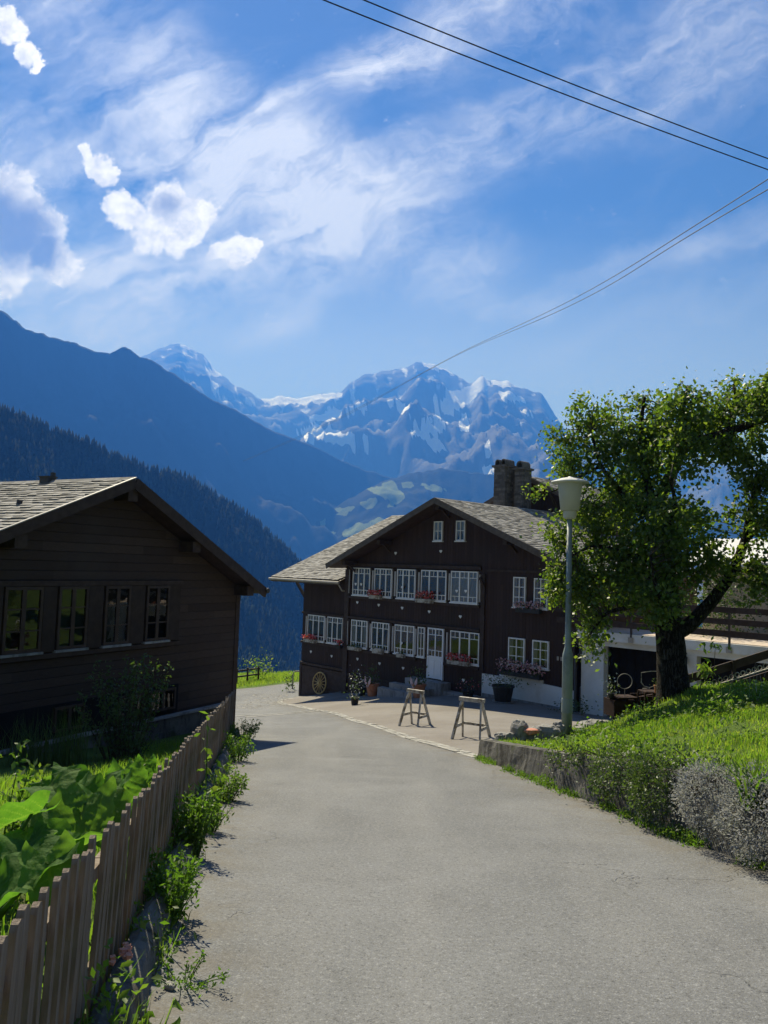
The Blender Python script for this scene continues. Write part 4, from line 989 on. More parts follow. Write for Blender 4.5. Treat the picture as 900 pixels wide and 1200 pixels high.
# ------------------------------------------------------------------ flower boxes on the chalet
def flower_box(label, t, z, wd, y=-.12, petals='red', box='oldwood', ht=.16, bloom=.22, n=110, showbox=True):
    o = thing('flower_box', label, 'flower box', CH.world(t, y-.11, z), CH.rz, 'flower boxes on the chalet windows')
    m_ = MB(); dpt = .09
    m_.box(-wd/2, wd/2, -dpt, dpt, 0, .02)
    m_.box(-wd/2, wd/2, -dpt, -dpt+.02, .021, ht); m_.box(-wd/2, wd/2, dpt-.02, dpt, .021, ht); m_.box(-wd/2, -wd/2+.02, -dpt+.021, dpt-.021, .021, ht); m_.box(wd/2-.02, wd/2, -dpt+.021, dpt-.021, .021, ht)
    m_.box(-wd/2+.021, wd/2-.021, -dpt+.021, dpt-.021, .021, ht-.03)
    m_.build('trough', M[box], o)
    P = np.c_[rng.uniform(-wd*.52, wd*.52, n), rng.normal(0, .07, n), ht+rng.random(n)**1.3*bloom-.03]
    V, T = leaves(P, rng.uniform(.05, .09, n), .7); fast('foliage', V, T, M['shadeleaf'], o, tint=np.repeat(rng.random(n)*.4, 2))
    if petals:
        k = int(n*1.5); P = np.c_[rng.uniform(-wd*.55, wd*.55, k), rng.normal(-.04, .08, k), ht+rng.random(k)*bloom+.01]
        V, T = leaves(P, rng.uniform(.05, .10, k), 1.); fast('blossoms', V, T, M[petals], o, tint=np.repeat(rng.random(k)**2, 2))
    return o
flower_box('white box of red flowers under the second upper window from the left', 5.7, .13, .75)
flower_box('white box with red and white flowers under the wide fourth window of the upper row', 8.85, .12, .95, bloom=.3)
flower_box('white box of red flowers at the far left ground window above the wagon wheel', .0, -2.42, .95, y=.58)
flower_box('long white box with sparse green leaves under the ground window right of the corner post', 4.35, -2.36, .85, petals=None, bloom=.14)
flower_box('white patterned box without blossoms under the second ground window of the gable', 6.0, -2.34, .62, petals=None, bloom=.06, n=40, ht=.24)
flower_box('small white box in front of the window with the pale top strip left of the entrance door', 7.5, -2.36, .42, petals=None, bloom=.10, n=50)
flower_box('white box of red flowers under the wide window right of the entrance door', 10.9, -2.30, 1.15, bloom=.26)
flower_box('dark box of pale pink flowers under the two upper right windows beside the lamp', 14.35, .04, 1.1, petals='pink', box='black', bloom=.24)
flower_box('long dark box overflowing with pink blossoms on the white plinth of the right windows', 14.0, -2.40, 1.95, petals='pink', box='black', bloom=.42, n=260)
flower_box('dark box of red and pale flowers at the corner post between the ground windows', 3.2, -2.38, .35, petals='red', box='black', bloom=.22, n=50)

# wagon wheel leaning on the chalet's left wing
wl_ = thing('wagon_wheel', 'yellow spoked wagon wheel leaning on the dark left wing of the chalet', 'wheel', CH.world(.85, .52, gz(*CH.world(.85, .5, 0).xy)), CH.rz)
m_ = MB(); c0 = Vector((0, .0, .60)); m_.torus(c0, .53, .035, (0, 1, -.12), 32, 6); m_.build('rim', M['wheelwood'], wl_)
m_ = MB(); ax = Vector((0, 1, -.12)).normalized(); m_.tube([c0-ax*.09, c0+ax*.06], [.07, .085], 10); m_.build('hub', M['wheelwood'], wl_)
ea = ax.orthogonal().normalized(); eb = ax.cross(ea)
m_ = MB()
for k in range(14):
    a = 2*math.pi*k/14; e = ea*math.cos(a)+eb*math.sin(a); m_.tube([c0+e*.08, c0+e*.51], [.024, .018], 5)
m_.build('spokes', M['wheelwood'], wl_)

# pots and tubs in front of the chalet
def gp(px, py, Y):
    p = at(px, py, Y); return (p.x, p.y, gz(p.x, p.y)+.012)
def bunny_pot(label, loc, rz):
    t = pot('terracotta_pot', label, loc, .19, .29, .55, M['terracotta'], M['shadeleaf'], None, 130, .34, .55, 'terracotta pots by the entrance', .13)
    for sx in (-1, 1):
        m_ = MB(); m_.prism([(sx*.02, -.31, .40), (sx*.20, -.31, .62), (sx*.19, -.31, .86), (sx*.10, -.31, .72), (sx*.03, -.31, .58)], (0, .02, 0)); m_.build('butterfly_wing', M['pink'], t)
    t.rotation_euler = (0, 0, rz)
q = CH.world(6.55, -1.0, 0); bunny_pot('terracotta pot with dark plant and pale wings, left of the entrance steps', (q.x, q.y, gz(q.x, q.y)+.012), CH.rz)
q = CH.world(9.75, -1.35, 0); bunny_pot('terracotta pot with dark plant and pale wings, right of the white entrance door', (q.x, q.y, gz(q.x, q.y)+.012), CH.rz)
q = CH.world(5.75, -.9, 0); pot('flower_pot', 'dark pot with white blossoms by the chalet wall, left of the terracotta pots', (q.x, q.y, gz(q.x, q.y)+.012), .13, .18, .34, M['black'], M['shadeleaf'], M['whitepetal'], 60, .32, .5)
q = CH.world(8.15, -3.4, 0); pot('flower_pot', 'dark pot with white flowers standing behind the left trestle', (q.x, q.y, gz(q.x, q.y)+.012), .13, .17, .3, M['black'], M['shadeleaf'], M['whitepetal'], 90, .3, .7)
q = CH.world(11.9, -.75, 0); pot('flower_pot', 'dark bowl of drooping reddish plant at the foot of the white plinth corner', (q.x, q.y, gz(q.x, q.y)+.012), .18, .24, .26, M['black'], M['shadeleaf'], M['red'], 60, .55, .35)
q = CH.world(13.75, -.9, 0); pot('planter_tub', 'big black round tub of low green leaves on a stone plate before the plinth', (q.x, q.y, gz(q.x, q.y)+.06), .30, .40, .58, M['black'], M['shadeleaf'], None, 260, .75, .28, None, .09, True, True)
q = CH.world(16.75, -.75, 0); P = rng.normal(size=(260, 3))*np.array([.28, .28, .16])+np.array([0, 0, .25]); P[:, 2] = np.abs(P[:, 2])
V, T = leaves(P, rng.uniform(.06, .12, 260)); prop(fast('low_shrub', V, T, M['shadeleaf'], loc=(q.x, q.y, gz(q.x, q.y)), tint=np.repeat(rng.random(260)*.3, 2)), 'low dark green shrub at the garage corner below the rain pipe', 'shrub')

# trestles on the forecourt
def trestle(label, px, py, Y, wd, ht, rz, seed):
    rr = random.Random(seed)
    p = at(px, py, Y); z = gz(p.x, p.y)+.012
    t = thing('trestle', label, 'trestle', (p.x, p.y, z), rz, 'wooden trestles on the forecourt')
    m_ = MB(); m_.box(-wd/2, wd/2, -.05, .05, ht-.09, ht); m_.build('top_beam', M['oldwood'], t)
    for sx in (-1, 1):
        for sy in (-1, 1):
            m_ = MB(); x0 = sx*(wd/2-.07); x1 = sx*(wd/2+.03); y1 = sy*.33
            q_ = Matrix.Rotation(rz, 3, 'Z')@Vector((x1, y1, 0)); zg = gz(p.x+q_.x, p.y+q_.y)+.008-z
            m_.bar((x0, sy*.03, ht-.1), (x1, y1, zg), .045, .065); m_.build('leg', M['oldwood'], t)
        m_ = MB(); x = sx*(wd/2+.01); m_.bar((x, -.24, ht*.28), (x, .24, ht*.28), .025, .07); m_.build('crossbar', M['oldwood'], t)
    m_ = MB(); m_.bar((-wd/2, .235, ht*.3), (wd/2, .235, ht*.3), .03, .06); m_.build('brace', M['oldwood'], t)
trestle('grey peeling trestle standing farther from the stone wall, white flowers behind it', 486, 849, 22.0, .55, .98, R(-35), 1)
trestle('grey peeling trestle with wide top beam nearest the end of the stone wall', 552, 866, 18.2, .62, .92, R(-28), 2)

# ------------------------------------------------------------------ bank on the right: wall, lawn, tree
WALL = [(2.08, 14.8, .33), (2.62, 11.3, .47), (3.0, 9.25, .58), (3.18, 7.65, .62), (3.47, 6.5, .68), (3.85, 4.4, .75), (4.6, 0, .8), (5.9, -6, .8)]
bp = [(x+.15, y, gz(x-.2, y)+h) for x, y, h in WALL]+[(2.7, 15.35, -1.66), (3.76, 15.55, -1.60), (4.6, 16.2, -1.62), (4.72, 15.9, -1.49), (4.97, 15.8, -1.33), (5.17, 15.6, -1.16), (5.34, 15.4, -1.05), (5.54, 15.2, -.88), (5.7, 15.05, -.68), (6.8, 15.05, -.55), (7.6, 15.1, -.50), (10, 15.2, -.4),
      (5.2, 16.6, -1.8), (5.9, 15.9, -1.1), (7, 15.9, -.75), (3.3, 13, -1.25), (4.4, 12, -.66), (5.4, 12.5, -.5), (4, 9.5, -.5), (5, 7, .1), (6, 10, -.15), (8, 8, .2), (9, 12, -.2), (6, 3, .7), (12, 10, .1), (12, 0, .8), (4.3, 14.2, -1.35)]
BK = TPS(bp, 1e-2)
BPOLY = [(x+.12, y) for x, y, _ in WALL][::-1]+[(2.3, 15.2), (3.0, 15.75), (3.8, 16.0), (4.6, 16.5), (5.3, 16.7), (6.0, 16.1), (7, 16.0), (9, 16.0), (13, 16.2), (13, -6)]
bz = lambda x, y: float(BK([(x, y)])[0])
o = sheet('lawn_bank', BPOLY, .35, lambda V: BK(V), M['ground']); prop(o, kind='structure')
m_ = MB(); e = BPOLY[len(WALL)-1:-1]
for (x0, y0), (x1, y1) in zip(e[:-1], e[1:]):
    m_.add([(x0, y0, bz(x0, y0)), (x1, y1, bz(x1, y1)), (x1+.25, y1+.35, gz(x1, y1)-.2), (x0+.25, y0+.35, gz(x0, y0)-.2)], [(0, 1, 2, 3)])
prop(m_.build('bank_back_slope', M['ground']), kind='structure')
# retaining wall, rough and leaning a little, top following the lawn
m_ = MB(); wpts = []
for (x0, y0, h0), (x1, y1, h1) in zip(WALL[:-1], WALL[1:]):
    k = max(2, int(math.hypot(x1-x0, y1-y0)/.22)); wpts += [(x0+(x1-x0)*i/k, y0+(y1-y0)*i/k, h0+(h1-h0)*i/k) for i in range(k)]
wpts.append(WALL[-1]); ringv = []; NV = 5
for i, (x, y, h) in enumerate(wpts):
    z0 = gz(x-.2, y)-.15; z1 = z0+.15+h; col_ = []
    for j in range(NV):
        f = j/(NV-1); nz = mnoise.noise(Vector((x*2.2, y*2.2, f*2)))*.03+mnoise.noise(Vector((x*7, y*7, f*7)))*.018
        col_.append((x-.20+.06*f+nz, y, z0+(z1-z0)*f))
    col_ += [(x-.04, y, z1+.012+mnoise.noise(Vector((x*5, y*5, 1)))*.02), (x+.16, y, z1+mnoise.noise(Vector((x*5, y*5, 3)))*.02), (x+.16, y, z0)]
    ringv += col_
n = NV+3; fs = []
for i in range(len(wpts)-1): fs += [(i*n+j, (i+1)*n+j, (i+1)*n+j+1, i*n+j+1) for j in range(n-1)]
fs += [tuple(range(n))[::-1]]
m_.add(ringv, fs); o = m_.build('retaining_wall', M['concrete']); prop(o, 'low rough mossy concrete wall holding the lawn along the road', 'wall')
h_ = MB(); h_.tube([(2.13, 13.55, gz(2, 13.55)+.17), (2.25, 13.55, gz(2, 13.55)+.17)], .05, 10); h_.build('drain_hole', M['dark'], o)

# ------------------------------------------------------------------ pear tree
def limb(mb, pts, r0, r1, n=9, wob=.03, seed=0):
    P = [Vector(p) for p in pts]; out = []; rs = []
    segs = len(P)-1; N = segs*5
    for i in range(N+1):
        f = i/N*segs; k = min(int(f), segs-1); u = f-k
        p0, p1, p2, p3 = P[max(k-1, 0)], P[k], P[k+1], P[min(k+2, segs)]
        c = .5*((2*p1)+(p2-p0)*u+(2*p0-5*p1+4*p2-p3)*u*u+(3*p1-p0-3*p2+p3)*u**3)
        c += mnoise.noise_vector(c*2.1+Vector((seed, 0, 0)))*wob
        out.append(c); rs.append(r0+(r1-r0)*(i/N)**.8)
    mb.tube(out, rs, n); return out
TREE = at(791, 816, 15.0)
tr = thing('pear_tree', 'big leafy pear tree with thick dark trunk on the lawn bank', 'tree', TREE, 0)
loc = lambda px, py, Y: at(px, py, Y+(1.7*max(0, min(1, (770-px)/90)) if py < 760 else 0))-TREE
sk = []
def L(pts, r0, r1, n=9, wob=.03):
    m_ = MB(); o_ = limb(m_, [loc(*p) for p in pts], r0, r1, n, wob, len(sk)); sk.append(o_); return m_
tk = MB()
pts = [loc(790, 836, 15.0), loc(791, 815, 15.0), loc(789, 795, 15.0), loc(787, 765, 15), loc(784, 735, 15), loc(779, 690, 15), loc(775, 640, 15), loc(770, 590, 15)]
fr_ = limb(tk, pts, .39, .17, 16, .02, 3)
m = MB(); N = 22; rings = []
for i, p in enumerate(fr_):
    f = i/(len(fr_)-1); r = .32-.10*f+.12*math.exp(-f*14); rr = []
    for k in range(N):
        a = 2*math.pi*k/N; d = Vector((math.cos(a), math.sin(a), 0))
        b = 1+.10*mnoise.noise(Vector((d.x*1.6, d.y*1.6, p.z*.8)))+.09*mnoise.noise(Vector((d.x*5, d.y*5, p.z*2.5)))+(.18*math.exp(-f*16)*math.cos(a*5+1))
        rr.append(p+d*r*b)
    rings += rr
m.add(rings, [(i*N+k, i*N+(k+1) % N, (i+1)*N+(k+1) % N, (i+1)*N+k) for i in range(len(fr_)-1) for k in range(N)])
sk.append(fr_)
m.build('trunk', M['bark'], tr, smooth=True)
LIMBS = [([(786, 745, 15), (812, 728, 14.9), (838, 700, 14.8), (860, 668, 14.8), (874, 630, 14.7), (880, 590, 14.6)], .17, .06), ([(872, 635, 14.7), (900, 610, 14.6), (950, 590, 14.4)], .08, .03),
         ([(770, 595, 15), (790, 548, 15), (805, 520, 14.8), (850, 508, 14.6), (905, 488, 14.4), (970, 470, 14.2)], .14, .05), ([(770, 600, 15), (755, 550, 15), (752, 500, 15.1), (756, 465, 15.1)], .11, .025),
         ([(772, 610, 15), (735, 585, 14.9), (705, 545, 14.7), (694, 505, 14.6)], .09, .02), ([(778, 660, 15), (738, 650, 14.6), (700, 640, 14.3), (672, 650, 14.1)], .08, .02), ([(782, 700, 15), (745, 710, 14.5), (712, 718, 14.2), (690, 745, 14.1)], .07, .02),
         ([(775, 640, 15), (790, 600, 14.3), (785, 560, 13.8)], .08, .02), ([(805, 520, 14.8), (800, 485, 14.9), (805, 455, 15)], .07, .02), ([(850, 508, 14.6), (862, 475, 14.8), (860, 450, 15)], .06, .02), ([(905, 488, 14.4), (912, 462, 14.5), (908, 440, 14.6)], .05, .02),
         ([(705, 545, 14.7), (668, 565, 14.6), (640, 578, 14.6)], .035, .012), ([(775, 640, 15), (745, 620, 15.8), (720, 610, 16.2)], .08, .02), ([(860, 668, 14.8), (885, 672, 14.5), (900, 690, 14.4)], .05, .015), ([(784, 735, 15), (770, 690, 14.2), (762, 650, 13.8)], .07, .02)]
for pts, r0, r1 in LIMBS: L(pts, r0, r1).build('limb', M['bark'], tr, smooth=True)
crown = [(700, 500, 14.7, 40, 45), (668, 545, 14.7, 26, 40), (750, 498, 15, 52, 40), (800, 478, 14.9, 52, 36), (850, 468, 14.8, 52, 30), (902, 462, 14.5, 50, 30), (955, 470, 14.3, 60, 45), (1010, 500, 14, 60, 60),
         (682, 600, 14.5, 34, 32), (735, 560, 14.8, 56, 46), (790, 540, 14.6, 46, 40), (690, 655, 14.3, 46, 38), (742, 625, 14.5, 56, 42), (780, 600, 14.0, 34, 36), (790, 655, 14.2, 40, 40), (675, 690, 14.2, 34, 34), (722, 690, 14.3, 46, 42), (692, 738, 14.2, 20, 32),
         (765, 705, 14.2, 30, 42), (845, 610, 14.4, 30, 34), (882, 545, 14.5, 36, 30), (905, 610, 14.5, 36, 50), (880, 668, 14.4, 26, 22), (893, 690, 14.3, 16, 20), (637, 575, 14.6, 16, 12), (838, 525, 14.6, 40, 22), (960, 560, 14.3, 60, 50), (970, 640, 14.2, 50, 50), (826, 660, 14.5, 22, 26),
         (848, 655, 14.4, 18, 18), (872, 690, 14.3, 16, 14), (655, 620, 14.4, 18, 16), (650, 510, 14.7, 12, 24), (756, 455, 15.1, 20, 14), (808, 448, 15, 22, 12), (860, 446, 15, 22, 12), (905, 437, 14.6, 20, 12), (735, 590, 15.9, 50, 45), (850, 500, 15.6, 60, 40), (790, 625, 16, 50, 40)]
crown = [(a, b+(13 if b < 470 else 8 if b < 505 else 0), *c) for a, b, *c in crown]
centers = []; wts = np.array([a*b for *_, a, b in crown], float); wts /= wts.sum()
skp = [p for s in sk for p in s]; skA = np.array([tuple(p) for p in skp])
pad = mb_t = MB()
holes = [(786, 770, 30, 34), (835, 580, 26, 20), (812, 570, 14, 14), (735, 478, 14, 7), (668, 585, 9, 7), (712, 600, 10, 7), (845, 600, 12, 14), (868, 498, 14, 5), (858, 645, 16, 12), (872, 575, 7, 10), (745, 760, 12, 25)]
for _ in range(1020):
    c = crown[rng.choice(len(crown), p=wts)]
    v = rng.normal(size=3); v /= np.linalg.norm(v); rad = rng.random()**.45
    px, py = c[0]+v[0]*c[3]*rad, c[1]+v[2]*c[4]*rad
    if any(((px-h[0])/h[2])**2+((py-h[1])/h[3])**2 < 1 for h in holes): continue
    p = at(px, py, c[2]+1.7*max(0, min(1, (790-px)/110))+v[1]*.55*rad*(c[3]+c[4])/70)-TREE
    centers.append(np.array(p))
Ps, outs, szs = [], [], []
for c in centers:
    k = np.argmin(np.linalg.norm(skA-c, axis=1)); q = Vector(skA[k]); cc = Vector(c); d = (cc-q).length
    if d > .12:
        mid = q.lerp(cc, .5)+Vector((0, 0, .06*d))+mnoise.noise_vector(cc*3)*.08
        mb_t.tube([q, mid, cc, cc+(cc-mid)*.25], [.006+.008*min(d, 1.2), .008, .005, .003], 4, cap=False)
    n = int(rng.integers(34, 74)); s = rng.uniform(.08, .19)
    off = rng.normal(size=(n, 3))*np.array([s, s, s*.85]); Ps.append(c+off)
mb_t.build('twigs', M['twig'], tr)
P = np.concatenate(Ps)
V, T = leaves(P, rng.uniform(.06, .125, len(P)), .66, droop=.55, fold=.15)
fast('foliage', V, T, M['leaf'], tr, tint=np.repeat(rng.random(len(P))**2.2, 2))

# ------------------------------------------------------------------ street lamp
lp = at(664, 862, 15.5); LT = thing('street_lamp', 'grey street lamp with white cone shade and flat round cap by the stones', 'street lamp', lp, 0)
m_ = MB(); m_.lathe([(.105, -.3), (.105, 1.55), (.10, 1.60), (.075, 1.70), (.062, 1.75), (.052, 4.32)], 16); m_.build('pole', M['metalpole'], LT, smooth=True)
m_ = MB(); m_.lathe([(.108, .45), (.112, .46), (.112, .72), (.108, .73)], 16); m_.build('door_flap', M['metalpole'], LT)
m_ = MB(); m_.lathe([(.09, 4.30), (.125, 4.33), (.135, 4.42), (.13, 4.47)], 20); m_.build('collar', M['lampglass'], LT, smooth=False)
m_ = MB(); m_.lathe([(.17, 4.475), (.185, 4.48), (.245, 5.04), (.24, 5.05)], 28); m_.build('lamp_shade', M['lampglass'], LT, smooth=True)
m_ = MB(); m_.lathe([(.25, 5.03), (.37, 5.035), (.385, 5.05), (.375, 5.065), (.20, 5.125), (.05, 5.155), (.03, 5.17), (.005, 5.175)], 32); m_.build('cap', M['lampcap'], LT, smooth=False)

# ------------------------------------------------------------------ lawn grass, bank plants
def sample_poly(poly, n):
    A = np.array(poly); lo, hi = A.min(0), A.max(0); out = np.zeros((0, 2))
    while len(out) < n:
        p = rng.uniform(lo, hi, (n*2, 2)); out = np.r_[out, p[inside(p, poly)]]
    return out[:n]
vis = [(x+.1, y) for x, y, _ in WALL[:6]][::-1]+[(2.35, 15.15), (3.0, 15.65), (3.8, 15.95), (4.6, 16.4), (5.3, 16.6), (6.0, 16.0), (9.6, 15.9), (8.5, 10), (6, 4.4)]
p = sample_poly(vis, 62000); z = BK(p)
cl_ = np.array([mnoise.noise(Vector((a*.9, b*.9, 0)))+.6*mnoise.noise(Vector((a*2.7, b*2.7, 5))) for a, b in p])
keep = (cl_ > -.55) & ~((p[:, 0] < 3.75) & (p[:, 1] > 14.5)) & ~((p[:, 0] < 5.0) & (p[:, 1] > 15.6)); p, z, cl_ = p[keep], z[keep], cl_[keep]
hgt = np.clip(.085+.07*cl_+rng.normal(0, .022, len(p)), .03, .24)
gA = blades(np.c_[p, z-.01], hgt, rng.uniform(.006, .012, len(p))*1.3, .5)
tA = np.repeat(np.clip(rng.random(len(p))**2*.8-.25*cl_, 0, 1), 3)
q = sample_poly(vis, 11000); zq = BK(q); cq = np.array([mnoise.noise(Vector((a*1.3, b*1.3, 9))) for a, b in q]); kq = (cq > .02) & ~((q[:, 0] < 3.75) & (q[:, 1] > 14.5)); q, zq = q[kq], zq[kq]
gB = leaves(np.c_[q, zq+rng.uniform(.02, .15, len(q))], rng.uniform(.03, .075, len(q)), .6, flat=1.)
tB = np.repeat(rng.random(len(q))*.5, 2)
V, T = cat_geo(gA, gB); o = fast('lawn_grass', V, T, [M['grass'], M['weed']], tint=np.r_[tA, tB], mi=np.r_[np.zeros(len(gA[1])), np.ones(len(gB[1]))])
prop(o, 'bright sunlit grass growing on the bank above the wall', 'grass', kind='stuff')
def wall_at(y):
    ys_ = [w[1] for w in WALL][::-1]; return (np.interp(y, ys_, [w[0] for w in WALL][::-1]), np.interp(y, ys_, [w[2] for w in WALL][::-1]))
def trailing(name, label, y0, y1, n, mat, size, top=.1, drop=.35, outw=.22, group=None, tint=.6, asp=.5, stems=True):
    xm, hm = wall_at((y0+y1)/2); org = np.array([xm, (y0+y1)/2, gz(xm-.2, (y0+y1)/2)])
    t = thing(name, label, 'shrub', tuple(org), 0, group)
    ncl = max(8, n//55); Ps = []; m_ = MB()
    for _ in range(ncl):
        y = rng.uniform(y0, y1); x, h = wall_at(y); zt = gz(x-.2, y)+h; f = rng.random()
        e = min(1, 1.6*min(y-y0, y1-y)/(y1-y0)+.35)
        c = np.array([x-.16+(.22 if f > .6 else -outw*rng.random()), y, zt+top*e*rng.random() if f > .45 else zt-drop*e*rng.random()])
        root = np.array([x+.05, y+rng.normal(0, .1), zt])
        if stems: m_.tube([root-org, (root+c)/2-org+np.array([0, 0, .05]), c-org], [.008, .006, .003], 4, cap=False)
        Ps.append(c+rng.normal(size=(55, 3))*np.array([.075, .1, .075]))
    if stems: m_.build('stems', M['twig'], t)
    P = np.concatenate(Ps)-org
    V, T = leaves(P, rng.uniform(.6, 1.3, len(P))*size, asp); fast('foliage', V, T, mat, t, tint=np.repeat(rng.random(len(P))**1.5*tint, 2))
    return t
trailing('wall_shrub', 'dark green cushion plant hanging over the wall nearest the lamp end', 10.3, 11.4, 420, M['shadeleaf'], .045, .06, .28, .14)
trailing('wall_shrub', 'loose green plant hanging over the middle of the mossy wall', 9.0, 10.2, 1000, M['shadeleaf'], .05, .08, .42, .16)
trailing('wall_shrub', 'dark overhanging plant just left of the silvery shrubs on the wall', 7.95, 9.1, 1300, M['shadeleaf'], .045, .1, .5, .2)
def mound(name, label, y, rx, ry, rz, n, mat, size, dz=0., dx=0., group=None, tint=.5, asp=.5):
    """billowing shrub rooted on the wall top: leaf sprays over an uneven dome that spills to the road side"""
    x, h = wall_at(y); org = np.array([x-.05+dx, y, gz(x-.2, y)+h]); t = thing(name, label, 'shrub', tuple(org), 0, group)
    k = n//26; d = rng.normal(size=(k, 3)); d[:, 2] = d[:, 2]*.8+.15; d = unit(d); so = rng.random()*30
    rr_ = np.array([1+.30*mnoise.noise(Vector(tuple(q*2.2))+Vector((so, 0, 0)))+.16*mnoise.noise(Vector(tuple(q*6))+Vector((so, 0, 0))) for q in d])*rng.uniform(.82, 1.03, k)
    C = d*rr_[:, None]*np.array([rx, ry, rz])+np.array([-.10, 0, dz]); C[:, 0] -= np.maximum(-C[:, 2], 0)*.15
    m_ = MB()
    for c in C[::6]: m_.tube([(0, c[1]*.3, -.05), tuple(c*.6), tuple(c)], [.008, .005, .002], 4, cap=False)
    m_.build('stems', M['twig'], t)
    P = np.repeat(C, 26, 0)+rng.normal(size=(k*26, 3))*.045; out = np.repeat(d, 26, 0)
    V, T = leaves(P, rng.uniform(.6, 1.3, len(P))*size, asp, out=out); fast('foliage', V, T, mat, t, tint=np.repeat(np.clip(rng.random(len(P))**1.6*tint+.25*np.repeat(rng.random(k), 26)*tint, 0, 1), 2)); return t
SG = 'silvery shrubs on the road wall'
mound('silver_shrub', 'silvery lilac shrub spilling over the wall, the one farthest down the road', 7.3, .26, .40, .27, 5600, M['silver'], .030, -.18, .02, SG, .8, .4)
mound('silver_shrub', 'silvery lilac shrub spilling over the wall below the spiky green tuft', 6.6, .30, .48, .36, 7600, M['silver'], .029, -.28, .02, SG, .8, .4)
mound('silver_shrub', 'silvery lilac shrub at the right picture edge, nearest the camera', 5.85, .33, .60, .40, 6500, M['silver'], .029, -.32, .02, SG, .6, .4)
mound('wall_shrub', 'rounded dark green shrub on the wall left of the silvery shrubs', 8.3, .19, .50, .30, 3600, M['shadeleaf'], .036, -.2, 0, None, .35)
mound('wall_shrub', 'broad dark green cushion covering the middle of the mossy wall', 9.4, .13, .58, .2, 1900, M['shadeleaf'], .034, -.18, 0, None, .45)
trailing('wall_shrub', 'grey green cushion plant growing above the silvery shrubs in the grass', 7.3, 8.4, 700, M['shadeleaf'], .04, .3, .02, .02)
def tuft(name, label, cat, loc, n, h, w, lean, mat, tint=.4, spread=.06, group=None):
    P = rng.normal(size=(n, 3))*np.array([spread, spread, 0])
    V, T = blades(P, rng.uniform(.6, 1.1, n)*h, w, lean); o = fast(name, V, T, mat, tint=np.repeat(rng.random(n)*tint, 3), loc=loc)
    return prop(o, label, cat, group)
c = at(884, 945, 6.7); tuft('iris_tuft', 'spiky bright green tuft of long leaves above the silvery shrubs', 'plant', c, 60, .46, .03, .55, M['weed'])
for i, (px, py, Y, lb) in enumerate(((700, 868, 13.6, 'leafy green herb clump in the lawn nearest the lamp'), (762, 852, 13.3, 'leafy green herb clump in the lawn below the tree trunk'), (845, 868, 11.6, 'tall leafy weed clump in the tree shade at the right'), (890, 850, 12.2, 'dry stalked weed clump at the right edge of the lawn'), (730, 905, 9.9, 'green herb clump at the wall edge above the dark hanging plants'))):
    b0 = at(px, py, Y); b0.z = bz(b0.x, b0.y); n = 300
    t = thing('herb_clump', lb, 'weed', b0, 0, 'herb clumps in the lawn')
    P = rng.normal(size=(n, 3))*np.array([.2, .2, .10])+np.array([0, 0, .13]); P[:, 2] = np.abs(P[:, 2]); V, T = leaves(P, rng.uniform(.04, .10, n), .45); fast('foliage', V, T, M['weed'], t, tint=np.repeat(rng.random(n)*.6, 2))
    m_ = MB()
    for k in range(9): a, e = rng.normal(size=2)*.12, rng.normal(size=2)*.1; m_.tube([(a[0], a[1], 0), (a[0]+e[0], a[1]+e[1], rng.uniform(.2, .45 if i != 3 else .7))], [.004, .002], 4)
    m_.build('stems', M['weed'] if i != 3 else M['oldwood'], t)
# young plant with pale leaves right of the trunk
yp = at(826, 806, 15.1); yp.z = bz(yp.x, yp.y); t = thing('young_plant', 'young yellow green plant with drooping leaves right of the tree trunk', 'plant', yp, 0)
m_ = MB(); m_.tube([(0, 0, 0), (.02, 0, .35), (.05, 0, .62)], [.008, .007, .004], 5); m_.tube([(.15, 0, 0), (.2, 0, .8), (.18, 0, .86)], [.006, .005, .003], 5); m_.build('stems', M['twig'], t)
P = np.concatenate([rng.normal(size=(46, 3))*np.array([.10, .1, .10])+np.array([.03, 0, .42]), rng.normal(size=(26, 3))*np.array([.12, .1, .04])+np.array([.16, 0, .88]), rng.normal(size=(24, 3))*np.array([.1, .08, .08])+np.array([.02, 0, .16])])
V, T = leaves(P, rng.uniform(.10, .18, len(P)), .4, droop=1.2); fast('foliage', V, T, M['weed'], t, tint=np.repeat(rng.random(len(P))*.9, 2))

# ------------------------------------------------------------------ stones along the lawn edge
def rock(label, c, sx, sy, sz, mat='stone', name='field_stone', group='stones along the lawn edge', rough=.25):
    m_ = MB(); n = 14; k = 9; vs = []
    so = Vector((rng.random()*50, rng.random()*50, 0))
    for j in range(k+1):
        ph = math.pi*j/k
        for i in range(n):
            th = 2*math.pi*i/n; d = Vector((math.sin(ph)*math.cos(th), math.sin(ph)*math.sin(th), -math.cos(ph)))
            e = Vector([math.copysign(abs(a)**.7, a) for a in d])
            r = 1+rough*mnoise.noise(d*1.7+so)*1.2+rough*.5*mnoise.noise(d*4+so)
            vs.append((e.x*sx*r, e.y*sy*r, (e.z*r+.85)*sz))
    m_.add(vs, [(j*n+i, j*n+(i+1) % n, (j+1)*n+(i+1) % n, (j+1)*n+i) for j in range(k) for i in range(n)])
    o = m_.build(name, M[mat], None, c); o.rotation_euler = (0, 0, rng.random()*6)
    return prop(o, label, 'stone', group)
